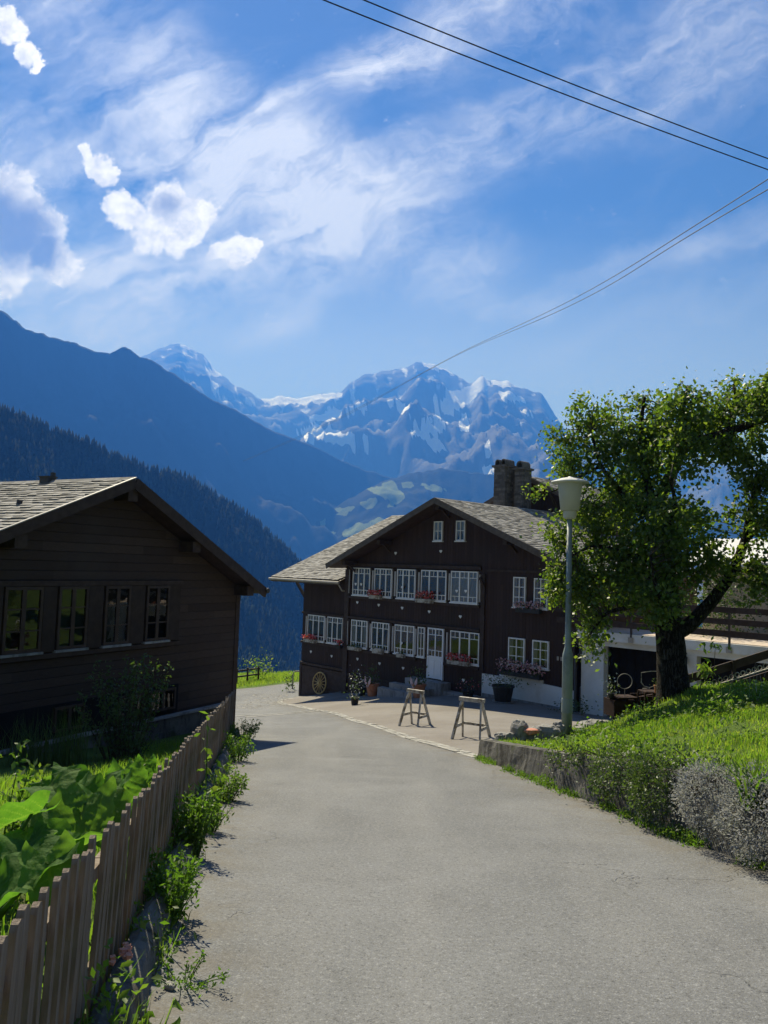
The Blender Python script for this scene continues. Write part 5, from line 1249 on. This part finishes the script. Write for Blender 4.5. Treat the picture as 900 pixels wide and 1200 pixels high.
ST = [(585, 874, 14.95, .09, .07, .06, 'small dark stone at the very end of the stone row on the wall'), (593, 870, 15.1, .12, .09, .05, 'flat small stone near the end of the stone row'), (598, 874, 14.9, .08, .07, .06, 'small rounded stone beside the tall pointed stone'),
      (609, 874, 14.95, .15, .10, .15, 'tall pointed grey stone in the row on the wall'), (625, 875, 14.95, .17, .12, .10, 'grey boulder carrying the red capped stone'), (641, 872, 15.05, .19, .13, .11, 'broad pale boulder between the red stone and the lamp'), (654, 866, 15.25, .11, .10, .12, 'upright brownish stone touching the lamp pole'),
      (676, 862, 15.6, .20, .13, .05, 'flat slab stone just right of the lamp pole'), (686, 857, 15.9, .22, .14, .05, 'flat slab stone second right of the lamp'), (697, 853, 16.1, .17, .12, .07, 'pale lumpy stone right of the flat slabs'), (706, 850, 16.3, .20, .12, .05, 'flat stone beside the left leg of the brown cart'), (690, 850, 16.35, .24, .14, .04, 'long flat slab at the back of the stone row')]
for px, py, Y, sx, sy, sz, lb in ST:
    c = at(px, py, Y); c.z = max(c.z-.02, bz(c.x, c.y)-.03); rock(lb, c, sx*1.3, sy*1.2, sz*1.4)
c = at(623, 860, 14.72); rock('reddish orange stone lying on a grey boulder beside the lamp', c, .125, .10, .055, 'redstone')
c = at(199, 1158, 4.02); c = Vector((c.x, c.y, gz(c.x, c.y)+.008)); rock('small pale yellowish stone lying alone on the road', c, .030, .021, .017, 'kerb', 'road_stone', None)

# ------------------------------------------------------------------ old cart, hoop and chair frame under the tree
ca = at(737, 846, 16.3); ca.z = at(737, 846, 16.3).z
CT = thing('handcart', 'old rusty brown wooden cart body on short legs beside the tree trunk', 'cart', ca, R(12))
m_ = MB(); m_.box(-.46, .10, -.22, -.19, .14, .48); m_.box(-.46, .10, .19, .22, .14, .48); m_.box(-.46, -.43, -.188, .188, .14, .48); m_.box(.07, .10, -.188, .188, .14, .48); m_.box(-.428, .068, -.188, .188, .14, .17)
for k in range(3): m_.box(-.47, .11, -.232, -.222, .16+k*.11, .245+k*.11)
m_.build('box_body', M['rust'], CT)
m_ = MB(); m_.box(.12, .62, -.2, .2, .30, .34); m_.box(.14, .62, -.21, -.18, .341, .56); m_.box(.14, .62, .18, .21, .341, .56); m_.bar((.05, -.1, .5), (.66, -.1, .60), .05, .04); m_.build('shelf', M['rust'], CT)
m_ = MB(); m_.box(-.40, .04, -.28, .1, .52, .55); m_.build('lid', M['rust'], CT)
for x, zb in ((-.42, -.12), (.02, -.06), (.36, .02), (.58, .08)):
    m_ = MB(); m_.bar((x, -.17, .16), (x-.03, -.2, zb), .05, .05); m_.build('leg', M['rust'], CT)
hp = at(732, 808, 16.25); h_ = thing('iron_hoop', 'thin iron hoop standing on the brown cart before the dark garage', 'hoop', hp, 0)
m_ = MB(); m_.torus((0, 0, .17), .155, .008, (0, 1, 0), 28, 5); m_.tube([(0, 0, -.14), (0, 0, .02)], .008, 5); m_.build('ring', M['copper'], h_)
ch = at(761, 836, 15.9); c_ = thing('wire_chair', 'old chair with pale wire frame half hidden behind the tree trunk', 'chair', ch, R(8))
m_ = MB(); m_.tube([(-.18, 0, .62), (-.18, 0, .82), (.02, 0, .85), (.2, 0, .85), (.2, 0, .58), (0, 0, .52), (-.12, 0, .55), (-.18, 0, .62)], .009, 6); m_.build('back_frame', M['oldwood'], c_)
m_ = MB(); m_.box(-.17, .2, -.15, .2, .42, .45); m_.build('seat', M['rust'], c_)
for sx in (-.16, .18):
    for sy in (-.13, .18): m_ = MB(); m_.bar((sx, sy, .42), (sx*1.1, sy*1.1, .0 if sx > 0 else -.1), .03, .03); m_.build('leg', M['rust'], c_)
m_ = MB(); m_.tube([(-.15, 0, .40), (-.15, 0, .5), (.0, -.02, .51)], .008, 5); m_.build('arm_rest', M['oldwood'], c_)
pot('flower_pot', 'small pot with white blossoms on the lid of the brown cart', at(716, 818, 16.2), .05, .07, .10, M['black'], M['shadeleaf'], M['whitepetal'], 70, .14, .22, None, .05)
pot('flower_pot', 'small terracotta pot at the trunk beside the wire chair', at(770, 812, 15.5), .045, .06, .15, M['terracotta'], M['shadeleaf'], None, 60, .1, .12, None, .04)
# low timber fence with round wire loops running up behind the lawn
A, B = at(806, 806, 15.75), at(915, 772, 15.9)
lf = thing('low_fence', 'low dark plank fence with a row of round loops right of the tree', 'fence', A, 0)
m_ = MB(); d = B-A; m_.bar(Vector((0, .06, .16)), d+Vector((0, .06, .16)), .03, .17); m_.bar(Vector((-.3, .08, .17)), Vector((.1, .08, .18)), .03, .17); m_.build('plank', M['trim'], lf)
m_ = MB(); m_.bar(Vector((0, 0, -.12)), d+Vector((0, 0, -.12)), .035, .022); m_.build('pale_rail', M['oldwood'], lf)
m_ = MB(); m_.bar(Vector((0, .02, -.26)), d+Vector((0, .02, -.26)), .03, .16); m_.build('lower_plank', M['trim'], lf)
for k in range(16):
    m_ = MB(); c = d*((k+.6)/16.4)+Vector((0, -.02, -.045)); m_.torus(c, .045, .011, (0, 1, 0), 14, 5); m_.build('loop', M['oldwood'], lf)
for f in (.02, .5, .98): m_ = MB(); m_.box((d*f).x-.035, (d*f).x+.035, .08, .13, (d*f).z-.5, (d*f).z+.26); m_.build('post', M['trim'], lf)

# ------------------------------------------------------------------ picket fence on its stone kerb
FA = np.array([-1.26, 3.72]); FD = np.array([-.148, .989]); FN = np.array([.989, .148])
ztop = lambda t: np.interp(t, [-5, -3, -1.5, 0, 2.53, 4.39, 7.8, 13.67, 15.6], [1.05, .80, .59, .37, .07, -.15, -.57, -1.29, -1.53])
zbot = lambda t: np.interp(t, [-5, -3, 0, 4.85, 8.15, 13.7, 15.6], [.15, -.08, -.48, -.97, -1.45, -2.27, -2.52])
PF = thing('picket_fence', 'weathered grey brown picket fence along the left road edge', 'fence', (FA[0], FA[1], -.5), 0)
def fp(t, n=0., z=0.): p = FA+FD*t+FN*n; return Vector((p[0]-FA[0], p[1]-FA[1], z+.5))
fence_ts = np.arange(-2.75, 15.55, .122)
protos = []
for k in range(5):
    m_ = MB(); w = random.uniform(.05, .062); n = 8
    prof = [(-w/2, 0), (w/2, 0), (w/2, .97)]+[(w/2*math.cos(a), .97+.03*math.sin(a)) for a in (math.pi*.25, math.pi*.5, math.pi*.75)]+[(-w/2, .97)]
    segs = 6
    fr2 = Vector((FD[0], FD[1], 0)); nr = Vector((FN[0], FN[1], 0))
    m_.prism([fr2*x+Vector((0, 0, z)) for x, z in prof], nr*.022)
    protos.append(m_.mesh('picket', M['picket']))
rest = MB()
for i, t in enumerate(fence_ts):
    t += random.uniform(-.012, .012); zt, zb = ztop(t)+random.uniform(-.025, .025), zbot(t)-.05; h = zt-zb
    if i < 100:
        o = link('picket', random.choice(protos), PF, fp(t, .0, zb)); o.scale = (1, 1, h)
        o.rotation_euler = (random.gauss(0, .014), random.gauss(.03, .012), random.gauss(0, .05))
    else:
        w = random.uniform(.056, .072); a, b = fp(t-w/2, 0, zb), fp(t+w/2, 0, zb); lean = Vector((random.gauss(.03, .02), random.gauss(0, .02), 0))
        rest.prism([a, b, b+Vector((0, 0, h-.03))+lean, (a+b)/2+Vector((0, 0, h))+lean, a+Vector((0, 0, h-.03))+lean], Vector((FN[0], FN[1], 0))*.022)
prop(rest.build('far_pickets', M['picket'], PF), kind='stuff')
for f in (.2, .78):
    m_ = MB(); tt = np.linspace(-2.9, 15.5, 14)
    for t0, t1 in zip(tt[:-1], tt[1:]):
        za, zb_ = zbot(t0)*(1-f)+ztop(t0)*f, zbot(t1)*(1-f)+ztop(t1)*f; m_.bar(fp(t0, -.035+.03*f, za), fp(t1-.01, -.035+.03*f, zb_), .045, .06)
    m_.build('rail', M['picket'], PF)
for t in np.arange(-1.9, 15.6, 2.35):
    m_ = MB(); m_.bar(fp(t, -.10, zbot(t)-.3), fp(t, -.06, ztop(t)-.20), .06, .06); m_.build('post', M['picket'], PF)
def kerb_wall():
    m_ = MB(); tt = np.arange(-5, 15.7, .16); rv = []; prof = [(.0, 0), (.02, 1), (.07, 1.03), (.12, 1.0), (.15, .82), (.17, .4), (.19, -.3)]
    for t in tt:
        k = .16+.10*mnoise.noise(Vector((t*.9, 0, 0))); zt = zbot(t)+np.interp(t, [-5, 0, 5, 15], [.20, .15, .04, .05])+.025*mnoise.noise(Vector((t*3, 1, 0))); p0 = FA+FD*t; zg = gz(*(p0+FN*.3))
        for n_, h in prof:
            w = n_*(1+.15*mnoise.noise(Vector((t*4, n_*9, 2)))); p = p0+FN*(w+.035)
            rv.append((p[0], p[1], (zg+(zt-zg)*h if h <= 1 else zt+.02)+.018*mnoise.noise(Vector((t*6, n_*20, 4)))))
    n = len(prof); fs = [(i*n+j, i*n+j+1, (i+1)*n+j+1, (i+1)*n+j) for i in range(len(tt)-1) for j in range(n-1)]
    m_.add(rv, fs); return prop(m_.build('fence_kerb', M['concrete'], smooth=False), 'low crumbling stone kerb under the picket fence', 'kerb')
kerb_wall()
# garden earth raised behind the fence
gp_ = [tuple(FA+FD*t-FN*.02) for t in np.arange(-4.6, 15.4, .5)]+[(-4.2, 19.0), (-8.2, 11.8), (-12, 6), (-9, 0), (-2.5, -2)]
gd = [(*(FA+FD*t-FN*.05), zbot(t)+.06) for t in np.arange(-4.6, 15.5, 1)]+[(-4.6, 18.2, -2.45), (-6.2, 15, -2.42), (-7.6, 12.6, -2.3), (-4, 12, -1.6), (-3.5, 8, -.85), (-5, 6, -.6), (-10, 6, -.7), (-8, 0, .1), (-6, 10.5, -1.6), (-3, 3, -.2)]
GT = TPS(gd, 1e-2)
o = sheet('garden_ground', gp_, .4, lambda V: GT(V), M['ground']); prop(o, kind='structure')
gzz = lambda x, y: float(GT([(x, y)])[0])
# grass in the garden
gpoly = [tuple(FA+FD*t-FN*.12) for t in np.arange(-1, 13, .5)]+[(-4.6, 16.5), (-6.6, 13.6), (-7, 9), (-4.5, 5), (-2.6, 2.6)]
p = sample_poly(gpoly, 16000); z = GT(p); V, T = blades(np.c_[p, z-.01], rng.uniform(.06, .2, len(p)), rng.uniform(.008, .014, len(p)), .5)
prop(fast('garden_grass', V, T, M['grass'], tint=np.repeat(rng.random(len(p))**2*.5, 3)), 'rough garden grass behind the picket fence', 'grass', kind='stuff')
# big leaved plants
def bigleaf(L, W, seed, cup=.25):
    """broad heart shaped leaf: sunken midrib, side veins standing out pale, blistered blade, ragged wavy edge"""
    rr = random.Random(seed); nu, nv = 40, 32; V = []; T_ = []; sx = rr.uniform(0, 9); droop = rr.uniform(.22, .5); tone = rr.random()*.45
    def vein(u, v):
        w = (u*6.5-abs(v)*1.9) % 1.0; return max(math.exp(-(abs(v)*14)**2), math.exp(-((w-.5)*9)**2)*(1-.5*abs(v)))
    for i in range(nu+1):
        u = i/nu; hw = W*(math.sin(math.pi*min(1, u*.84+.15))**.55)*(1+.07*math.sin(u*19+sx)+.05*mnoise.noise(Vector((u*14, sx, 0))))
        for j in range(nv+1):
            v = j/(nv/2)-1; a = abs(v); x = L*(u-.12)-.20*L*(1-u)**3*a*1.5; y = v*hw*(1+.06*a**3*mnoise.noise(Vector((u*22, sx, v*3))))
            z = cup*L*a**1.5*.6-droop*L*u**2.2+.05*L*math.sin(u*6+sx+2*v)*a+.06*L*a**4*math.sin(u*17+sx+2*v)
            z += -.016*L*vein(u, v)+.022*L*mnoise.noise(Vector((u*8, v*6, sx)))+.010*L*mnoise.noise(Vector((u*19, v*15, sx)))
            V.append((x, y, z))
    n = nv+1; F = []
    for i in range(nu):
        for j in range(nv):
            F.append((i*n+j, i*n+j+1, (i+1)*n+j+1, (i+1)*n+j)); u = (i+.5)/nu; v = (j+.5)/(nv/2)-1
            T_.append(min(1, tone+.55*vein(u, v)**2+.12*rr.random()))
    return V, F, T_
def bigplant(name, label, root, lst, mat='bigleaf', group=None):
    z = gzz(*root); base = Vector((root[0], root[1], z)); t = thing(name, label, 'plant', base, 0, group)
    for k, (px, py, Y, L, W, yaw, pit, rl) in enumerate(lst):
        c = at(px, py, Y)-base; V, F, T_ = bigleaf(L*.74, W*.76, k*7+len(label))
        m3 = Matrix.Rotation(R(yaw), 3, 'Z')@Matrix.Rotation(R(pit), 3, 'Y')@Matrix.Rotation(R(rl), 3, 'X')
        org = c-m3@Vector((L*.35, 0, 0)); m_ = MB(); m_.add([org+m3@Vector(v) for v in V], F, 0, T_); m_.build('leaf', M[mat], t, smooth=True)
        m_ = MB(); r0 = Vector((c.x*.12, c.y*.12, 0)); m_.tube([r0, r0.lerp(org, .55)+Vector((0, 0, .05)), org], [.014, .011, .008], 6); m_.build('stalk', M['weed'], t)
    return t
RG = 'rhubarb plants behind the fence'
bigplant('rhubarb_plant', 'huge crinkled rhubarb leaves nearest the camera behind the pickets', (-1.95, 3.6), [(10, 1035, 3.45, .46, .22, 215, 20, 0), (62, 1010, 3.75, .44, .22, -30, 18, 15), (26, 985, 3.8, .42, .21, 120, -35, -20), (92, 985, 3.95, .40, .20, 20, -35, -25), (4, 962, 4.0, .40, .20, 190, 15, 25), (62, 1040, 3.4, .34, .17, -50, 40, 0)], group=RG)
bigplant('rhubarb_plant', 'tall rhubarb with pale grey undersides of its drooping leaves at the top', (-2.35, 4.9), [(48, 952, 4.6, .48, .26, 215, 35, 0), (92, 934, 4.7, .50, .26, -20, 10, 20), (88, 975, 4.3, .46, .25, 265, 48, 0), (125, 962, 4.45, .40, .21, 310, 35, 0), (60, 925, 4.9, .40, .2, 100, -45, 0)], group=RG)
bigplant('rhubarb_plant', 'bright backlit yellow green rhubarb leaves farther along the fence', (-2.45, 6.2), [(120, 940, 5.4, .40, .22, 230, 40, 10), (148, 928, 5.9, .38, .21, 300, 55, -10), (134, 918, 6.4, .36, .2, 200, 20, 0), (158, 916, 6.6, .34, .18, 330, 30, 15), (168, 908, 7.2, .28, .15, 275, 55, 0)], group=RG)
def leafy(name, label, base, h, spread, n, size, mat='weed', stems=7, group=None, asp=.4, droop=.1, tint=.6, shape=1.):
    t = thing(name, label, 'plant', base, 0, group); m_ = MB(); Ps = []
    for k in range(stems):
        a = rng.random()*6.28; r = rng.random()**.5*spread; hh = h*rng.uniform(.55, 1.05); b = Vector((math.cos(a)*r*.3, math.sin(a)*r*.3, 0)); tip = Vector((math.cos(a)*r, math.sin(a)*r, hh)); mid = b.lerp(tip, .5)+Vector((0, 0, .08*hh))
        m_.tube([b, mid, tip], [.006*h+.003, .004*h+.002, .002], 4, cap=False)
        f = rng.random(n//stems)**shape; q0 = np.array(b)*((1-f)**2)[:, None]+2*np.array(mid)*(f*(1-f))[:, None]+np.array(tip)*(f**2)[:, None]
        Ps.append(q0+rng.normal(size=(len(f), 3))*size*.5)
    m_.build('stems', M['weed'] if mat != 'shadeleaf' else M['twig'], t)
    P = np.concatenate(Ps); V, T = leaves(P, rng.uniform(.6, 1.2, len(P))*size, asp, droop=droop); fast('foliage', V, T, M[mat], t, tint=np.repeat(rng.random(len(P))*tint, 2)); return t
def gpt(px, py, Y):
    p = at(px, py, Y); return (p.x, p.y, gzz(p.x, p.y))
leafy('garden_plant', 'yellow green leafy plant at the left picture edge behind the rhubarb', gpt(-14, 990, 4.9), .85, .38, 1300, .06, stems=26, asp=.5, shape=.6)
leafy('garden_plant', 'small upright sprig with narrow leaves above the rhubarb before the dark house', gpt(97, 960, 6.0), .52, .06, 60, .07, stems=3, asp=.25)
leafy('garden_plant', 'short leafy sprigs at the fence top right of the rhubarb', gpt(160, 930, 7.2), .42, .2, 120, .06, stems=8, asp=.35)
# shrubs in the shade of the house
b0 = gpt(142, 905, 13.6); leafy('garden_shrub', 'dark loose shrub with fine twigs in the shade before the left house', b0, 1.75, .85, 2300, .075, 'shadeleaf', 34, None, .5, .3, .25, .55)
b0 = gpt(150, 905, 13.2); leafy('garden_shrub', 'low rounded dark shrub at the foot of the loose shrub', b0, .8, .55, 900, .06, 'shadeleaf', 22, None, .5, .2, .3, .6)
for px, lb in ((22, 'tall grass tuft before the cellar ledge at the left picture edge'), (52, 'tall dry grass tuft before the cellar ledge, second from the left'), (84, 'tall grass tuft before the cellar ledge, left of the dark shrub')):
    b0 = gpt(px, 925, 12.2); tuft('grass_tuft', lb, 'plant', b0, 110, 1.05, .014, .28, M['shadeleaf'], .5, .14, 'tall grass tufts by the left house')

# ------------------------------------------------------------------ weeds at both road edges
def strip_weeds(pts, n, hmax, size, seed, wid=.14):
    P = []; rr = np.random.default_rng(seed)
    A_ = np.array(pts); seg = np.r_[0, np.cumsum(np.linalg.norm(np.diff(A_, axis=0), axis=1))]
    s = rr.uniform(0, seg[-1], n*3); x = np.interp(s, seg, A_[:, 0]); y = np.interp(s, seg, A_[:, 1])
    dens = np.array([mnoise.noise(Vector((a*1.4, seed, 0)))+.5*mnoise.noise(Vector((a*4, seed, 3))) for a in s])
    k = dens > -.05; x, y, dens = x[k][:n], y[k][:n], dens[k][:n]
    x = x+rr.normal(0, wid, len(x)); y = y+rr.normal(0, wid, len(y)); z = g(np.c_[x, y])
    h = np.clip(rr.random(len(x))**1.5*hmax*(.35+1.1*np.maximum(dens, 0)), .004, None)
    g1 = leaves(np.c_[x, y, z+h], rr.uniform(.5, 1.2, len(x))*size, .5); m = len(x)//3
    g2 = blades(np.c_[x[:m], y[:m], z[:m]], h[:m]+.08, .008, .5)
    return g1, g2
g1, g2 = strip_weeds([tuple(np.array(p)+np.array([-.10, 0])) for p in ROAD_L[1:]], 9000, .42, .055, 3, .09)
g3, g4 = strip_weeds([tuple(np.array(p)+np.array([-.01, 0])) for p in ROAD_R[2:]], 5200, .13, .045, 5, .07)
V, T = cat_geo(g1, g2, g3, g4)
prop(fast('roadside_weeds', V, T, M['weed'], tint=rng.random(len(T))**2*.6), 'low green weeds along both edges of the road', 'weeds', kind='stuff')
def rp(t, n=.34): p = FA+FD*t+FN*n; return (p[0], p[1], gz(p[0], p[1]))
leafy('roadside_plant', 'bushy green weed leaning on the pickets halfway along the fence', rp(2.7, .17), .55, .24, 1300, .048, stems=46, tint=.25, shape=.6)
leafy('roadside_plant', 'dark bushy weed in front of the fence kerb, nearest the camera', rp(1.2, .19), .38, .24, 1100, .045, stems=46, tint=.1, shape=.6)
leafy('roadside_plant', 'bright low weed on the road edge below the leaning stalk', rp(3.9, .24), .34, .26, 900, .045, stems=36, tint=.35, shape=.6)
leafy('roadside_plant', 'bright green weed at the road edge, middle of the fence', rp(6.0, .32), .36, .28, 800, .055, stems=30, tint=.5, shape=.6)
leafy('roadside_plant', 'round leafy weed at the edge of the house shadow on the road', rp(10.2, .34), .48, .32, 700, .065, stems=26, tint=.3, shape=.6)
leafy('roadside_plant', 'dark weed clump at the house corner inside its shadow', rp(13.6, .3), .5, .45, 800, .065, stems=30, tint=.1, shape=.6)
leafy('tall_stalk', 'tall thin stalk with yellow leaves leaning before the pickets', rp(4.1, .2), 1.02, .12, 46, .11, stems=2, asp=.45, tint=.9)
def vine(label, base, n, ext, Lf, seed, hmax=.16):
    t = thing('trailing_vine', label, 'plant', base, 0); rr = random.Random(seed); f = MB(); m_ = MB()
    for k in range(n):
        a = rr.gauss(0, ext[0]), rr.gauss(0, ext[1]); z = rr.uniform(.02, hmax); c = Vector((a[0], a[1], z)); L_ = Lf*rr.uniform(.6, 1.2)
        V, F = bigleaf_small(L_, L_*.40, k+seed); m3 = Matrix.Rotation(rr.random()*6.28, 3, 'Z')@Matrix.Rotation(rr.uniform(.1, .8), 3, 'Y')@Matrix.Rotation(rr.gauss(0, .4), 3, 'X')
        f.add([c+m3@Vector(v) for v in V], F, 0, rr.random()*.6)
        if k % 2 == 0: m_.tube([(a[0]*.3, a[1]*.3, 0), (a[0]*.7, a[1]*.7, z*.8), c], [.004, .003, .002], 5)
    f.build('foliage', M['weed'], t, smooth=True); m_.build('stems', M['weed'], t); return t
def bigleaf_small(L, W, seed):
    nu, nv = 8, 6; V = []; sx = seed*1.7
    for i in range(nu+1):
        u = i/nu; hw = W*(1-u)**.8*min(1, u*6+.25)*(1+.25*max(0, math.sin(u*12)))
        for j in range(nv+1):
            v = j/(nv/2)-1; V.append((L*u-.12*L*(1-u)**2*abs(v), v*hw, .25*L*abs(v)**1.5*.5-.3*L*u*u+.03*L*math.sin(u*9+sx)))
    n = nv+1; return V, [(i*n+j, i*n+j+1, (i+1)*n+j+1, (i+1)*n+j) for i in range(nu) for j in range(nv)]
vine('vine with large pointed leaves creeping over the kerb by the lone stone', rp(-.62, .32), 14, (.06, .11), .085, 1)
vine('low vine leaves on the kerb at the bottom left corner', rp(-1.15, .18), 30, (.05, .22), .07, 2, .14)
leafy('creeping_shoot', 'low creeping shoots with tiny leaves spreading over the road edge', rp(.35, .36), .12, .26, 380, .026, stems=14, asp=.45, droop=.2, tint=.2, shape=.7)
# broken red tile on the kerb
m_ = MB(); k0 = FA+FD*.02+FN*.12; zc = zbot(.02)+.235
for k in range(16):
    a = random.random()*6; c = Vector((random.gauss(0, .018), random.gauss(0, .05), zc-.5+random.random()*.015)); e = [Vector((math.cos(a+j*1.7)*random.uniform(.010, .024), math.sin(a+j*1.7)*random.uniform(.010, .024), random.random()*.012)) for j in range(4)]
    m_.prism([c+v for v in e], (0, 0, .012))
prop(m_.build('broken_tile', M['redstone'], None, (k0[0], k0[1], .5)), 'heap of broken red tile pieces on the kerb under the pickets', 'rubble')

# ------------------------------------------------------------------ lane end: meadow fence, railing, bush
A, B = at(262, 797, 45.5), at(304, 790, 49); t = thing('meadow_fence', 'low dark rail fence at the far meadow edge left of the lane end', 'fence', (A.x, A.y, gz(A.x, A.y)), 0)
for z in (.45, .8): m_ = MB(); m_.bar((0, 0, z), (B.x-A.x, B.y-A.y, gz(B.x, B.y)-gz(A.x, A.y)+z), .06, .09); m_.build('rail', M['trim'], t)
for f in (.05, .35, .65, .97):
    p = A.lerp(B, f); m_ = MB(); m_.bar((p.x-A.x, p.y-A.y, gz(p.x, p.y)-gz(A.x, A.y)-.1), (p.x-A.x, p.y-A.y, gz(p.x, p.y)-gz(A.x, A.y)+.95), .1, .1); m_.build('post', M['trim'], t)
p = at(303, 796, 49.5); P = rng.normal(size=(380, 3))*np.array([.5, .4, .4])+np.array([0, 0, .75]); V, T = leaves(P, rng.uniform(.1, .22, 380)); prop(fast('meadow_bush', V, T, M['weed'], loc=(p.x, p.y, gz(p.x, p.y)), tint=np.repeat(rng.random(380), 2)), 'small round bush at the end of the far meadow fence', 'bush')
p = at(343, 799, 44.5); t = thing('metal_railing', 'grey tubular railing at the lane end beside the chalet corner', 'railing', (p.x, p.y, gz(p.x, p.y)), R(-20))
m_ = MB(); m_.tube([(0, 0, .82), (.06, 0, .97), (.16, 0, 1.02), (1.6, 0, 1.06)], .04, 7); m_.build('top_rail', M['copper'], t)
for x in (.0, 1.3): m_ = MB(); m_.tube([(x, 0, -.2), (x, 0, .98 if x else .85)], .045, 7); m_.build('post', M['copper'], t)
P = rng.normal(size=(160, 3))*np.array([.16, .16, .3])+np.array([0, 0, .45]); V, T = leaves(P, rng.uniform(.08, .16, 160)); q = at(339, 800, 43.6); prop(fast('small_bush', V, T, M['shadeleaf'], loc=(q.x, q.y, gz(q.x, q.y)), tint=np.repeat(rng.random(160)*.3, 2)), 'narrow dark bush at the foot of the grey railing', 'bush')
mp = [(-12, 43.2), (-8.5, 44), (-5.4, 48.6), (-3, 51), (-5, 57), (-14, 56)]
p = sample_poly(mp, 9000); V, T = blades(np.c_[p, g(p)], rng.uniform(.12, .3, len(p)), .03, .4); prop(fast('meadow_grass', V, T, M['grass'], tint=np.repeat(rng.random(len(p))*.7, 3)), 'sunlit meadow grass beyond the end of the lane', 'grass', kind='stuff')

# ------------------------------------------------------------------ overhead cables
def cable(label, pts, r, sag=0.):
    P = [at(*p) for p in pts]; m_ = MB(); out = []
    for i, (a, b) in enumerate(zip(P[:-1], P[1:])):
        p0, p3 = P[max(i-1, 0)], P[min(i+2, len(P)-1)]
        la, lb, lc = max((a-p0).length, .01), (b-a).length, max((p3-b).length, .01)
        ta = ((a-p0)/la*lb+(b-a)*la/lb)*(lb/(la+lb)) if i else b-a          # smooth tangents for uneven spans
        tb = ((b-a)/lb*lc+(p3-b)*lb/lc)*(lb/(lb+lc)) if i < len(P)-2 else b-a
        for k in range(24):
            f = k/24; q = a*(2*f**3-3*f**2+1)+ta*(f**3-2*f**2+f)+b*(-2*f**3+3*f**2)+tb*(f**3-f**2); q.z -= sag*4*f*(1-f); out.append(q)
    out.append(P[-1]); m_.tube(out, r, 6)
    prop(m_.build('power_cable', M['cable'], smooth=True), label, 'cable', 'overhead cables')
cable('upper of the two parallel cables crossing the top right of the sky', [(330, -40, 13), (1000, 222, 19)], .0125, .10)
cable('lower of the two parallel cables crossing the top right of the sky', [(280, -40, 13), (1000, 234, 19)], .0125, .10)
cable('upper of the two cables running from the right edge down to the mountains', [(960, 172, 22), (900, 210, 24), (700, 335, 42), (540, 413, 75), (400, 488, 130), (285, 540, 210)], .018)
cable('lower of the two cables running from the right edge down to the mountains', [(960, 188, 22), (900, 222, 24), (700, 342, 42), (540, 414, 76), (400, 490, 131), (285, 541, 212)], .018)

# ------------------------------------------------------------------ valley haze
def build_haze():
    mb = MB(); mb.box(-13500, 13500, -600, 14200, -315, 3150)
    m, t, out = new_mat('valley_haze')
    v = t.new('ShaderNodeVolumePrincipled')
    v.inputs['Color'].default_value = (*HAZE_COLOR, 1); v.inputs['Density'].default_value = HAZE_DENSITY
    v.inputs['Anisotropy'].default_value = .2
    v.inputs['Absorption Color'].default_value = (.3, .3, .3, 1)
    t.l.new(v.outputs[0], out.inputs['Volume'])
    o = mb.build('haze', m); prop(o, kind='stuff')
build_haze()
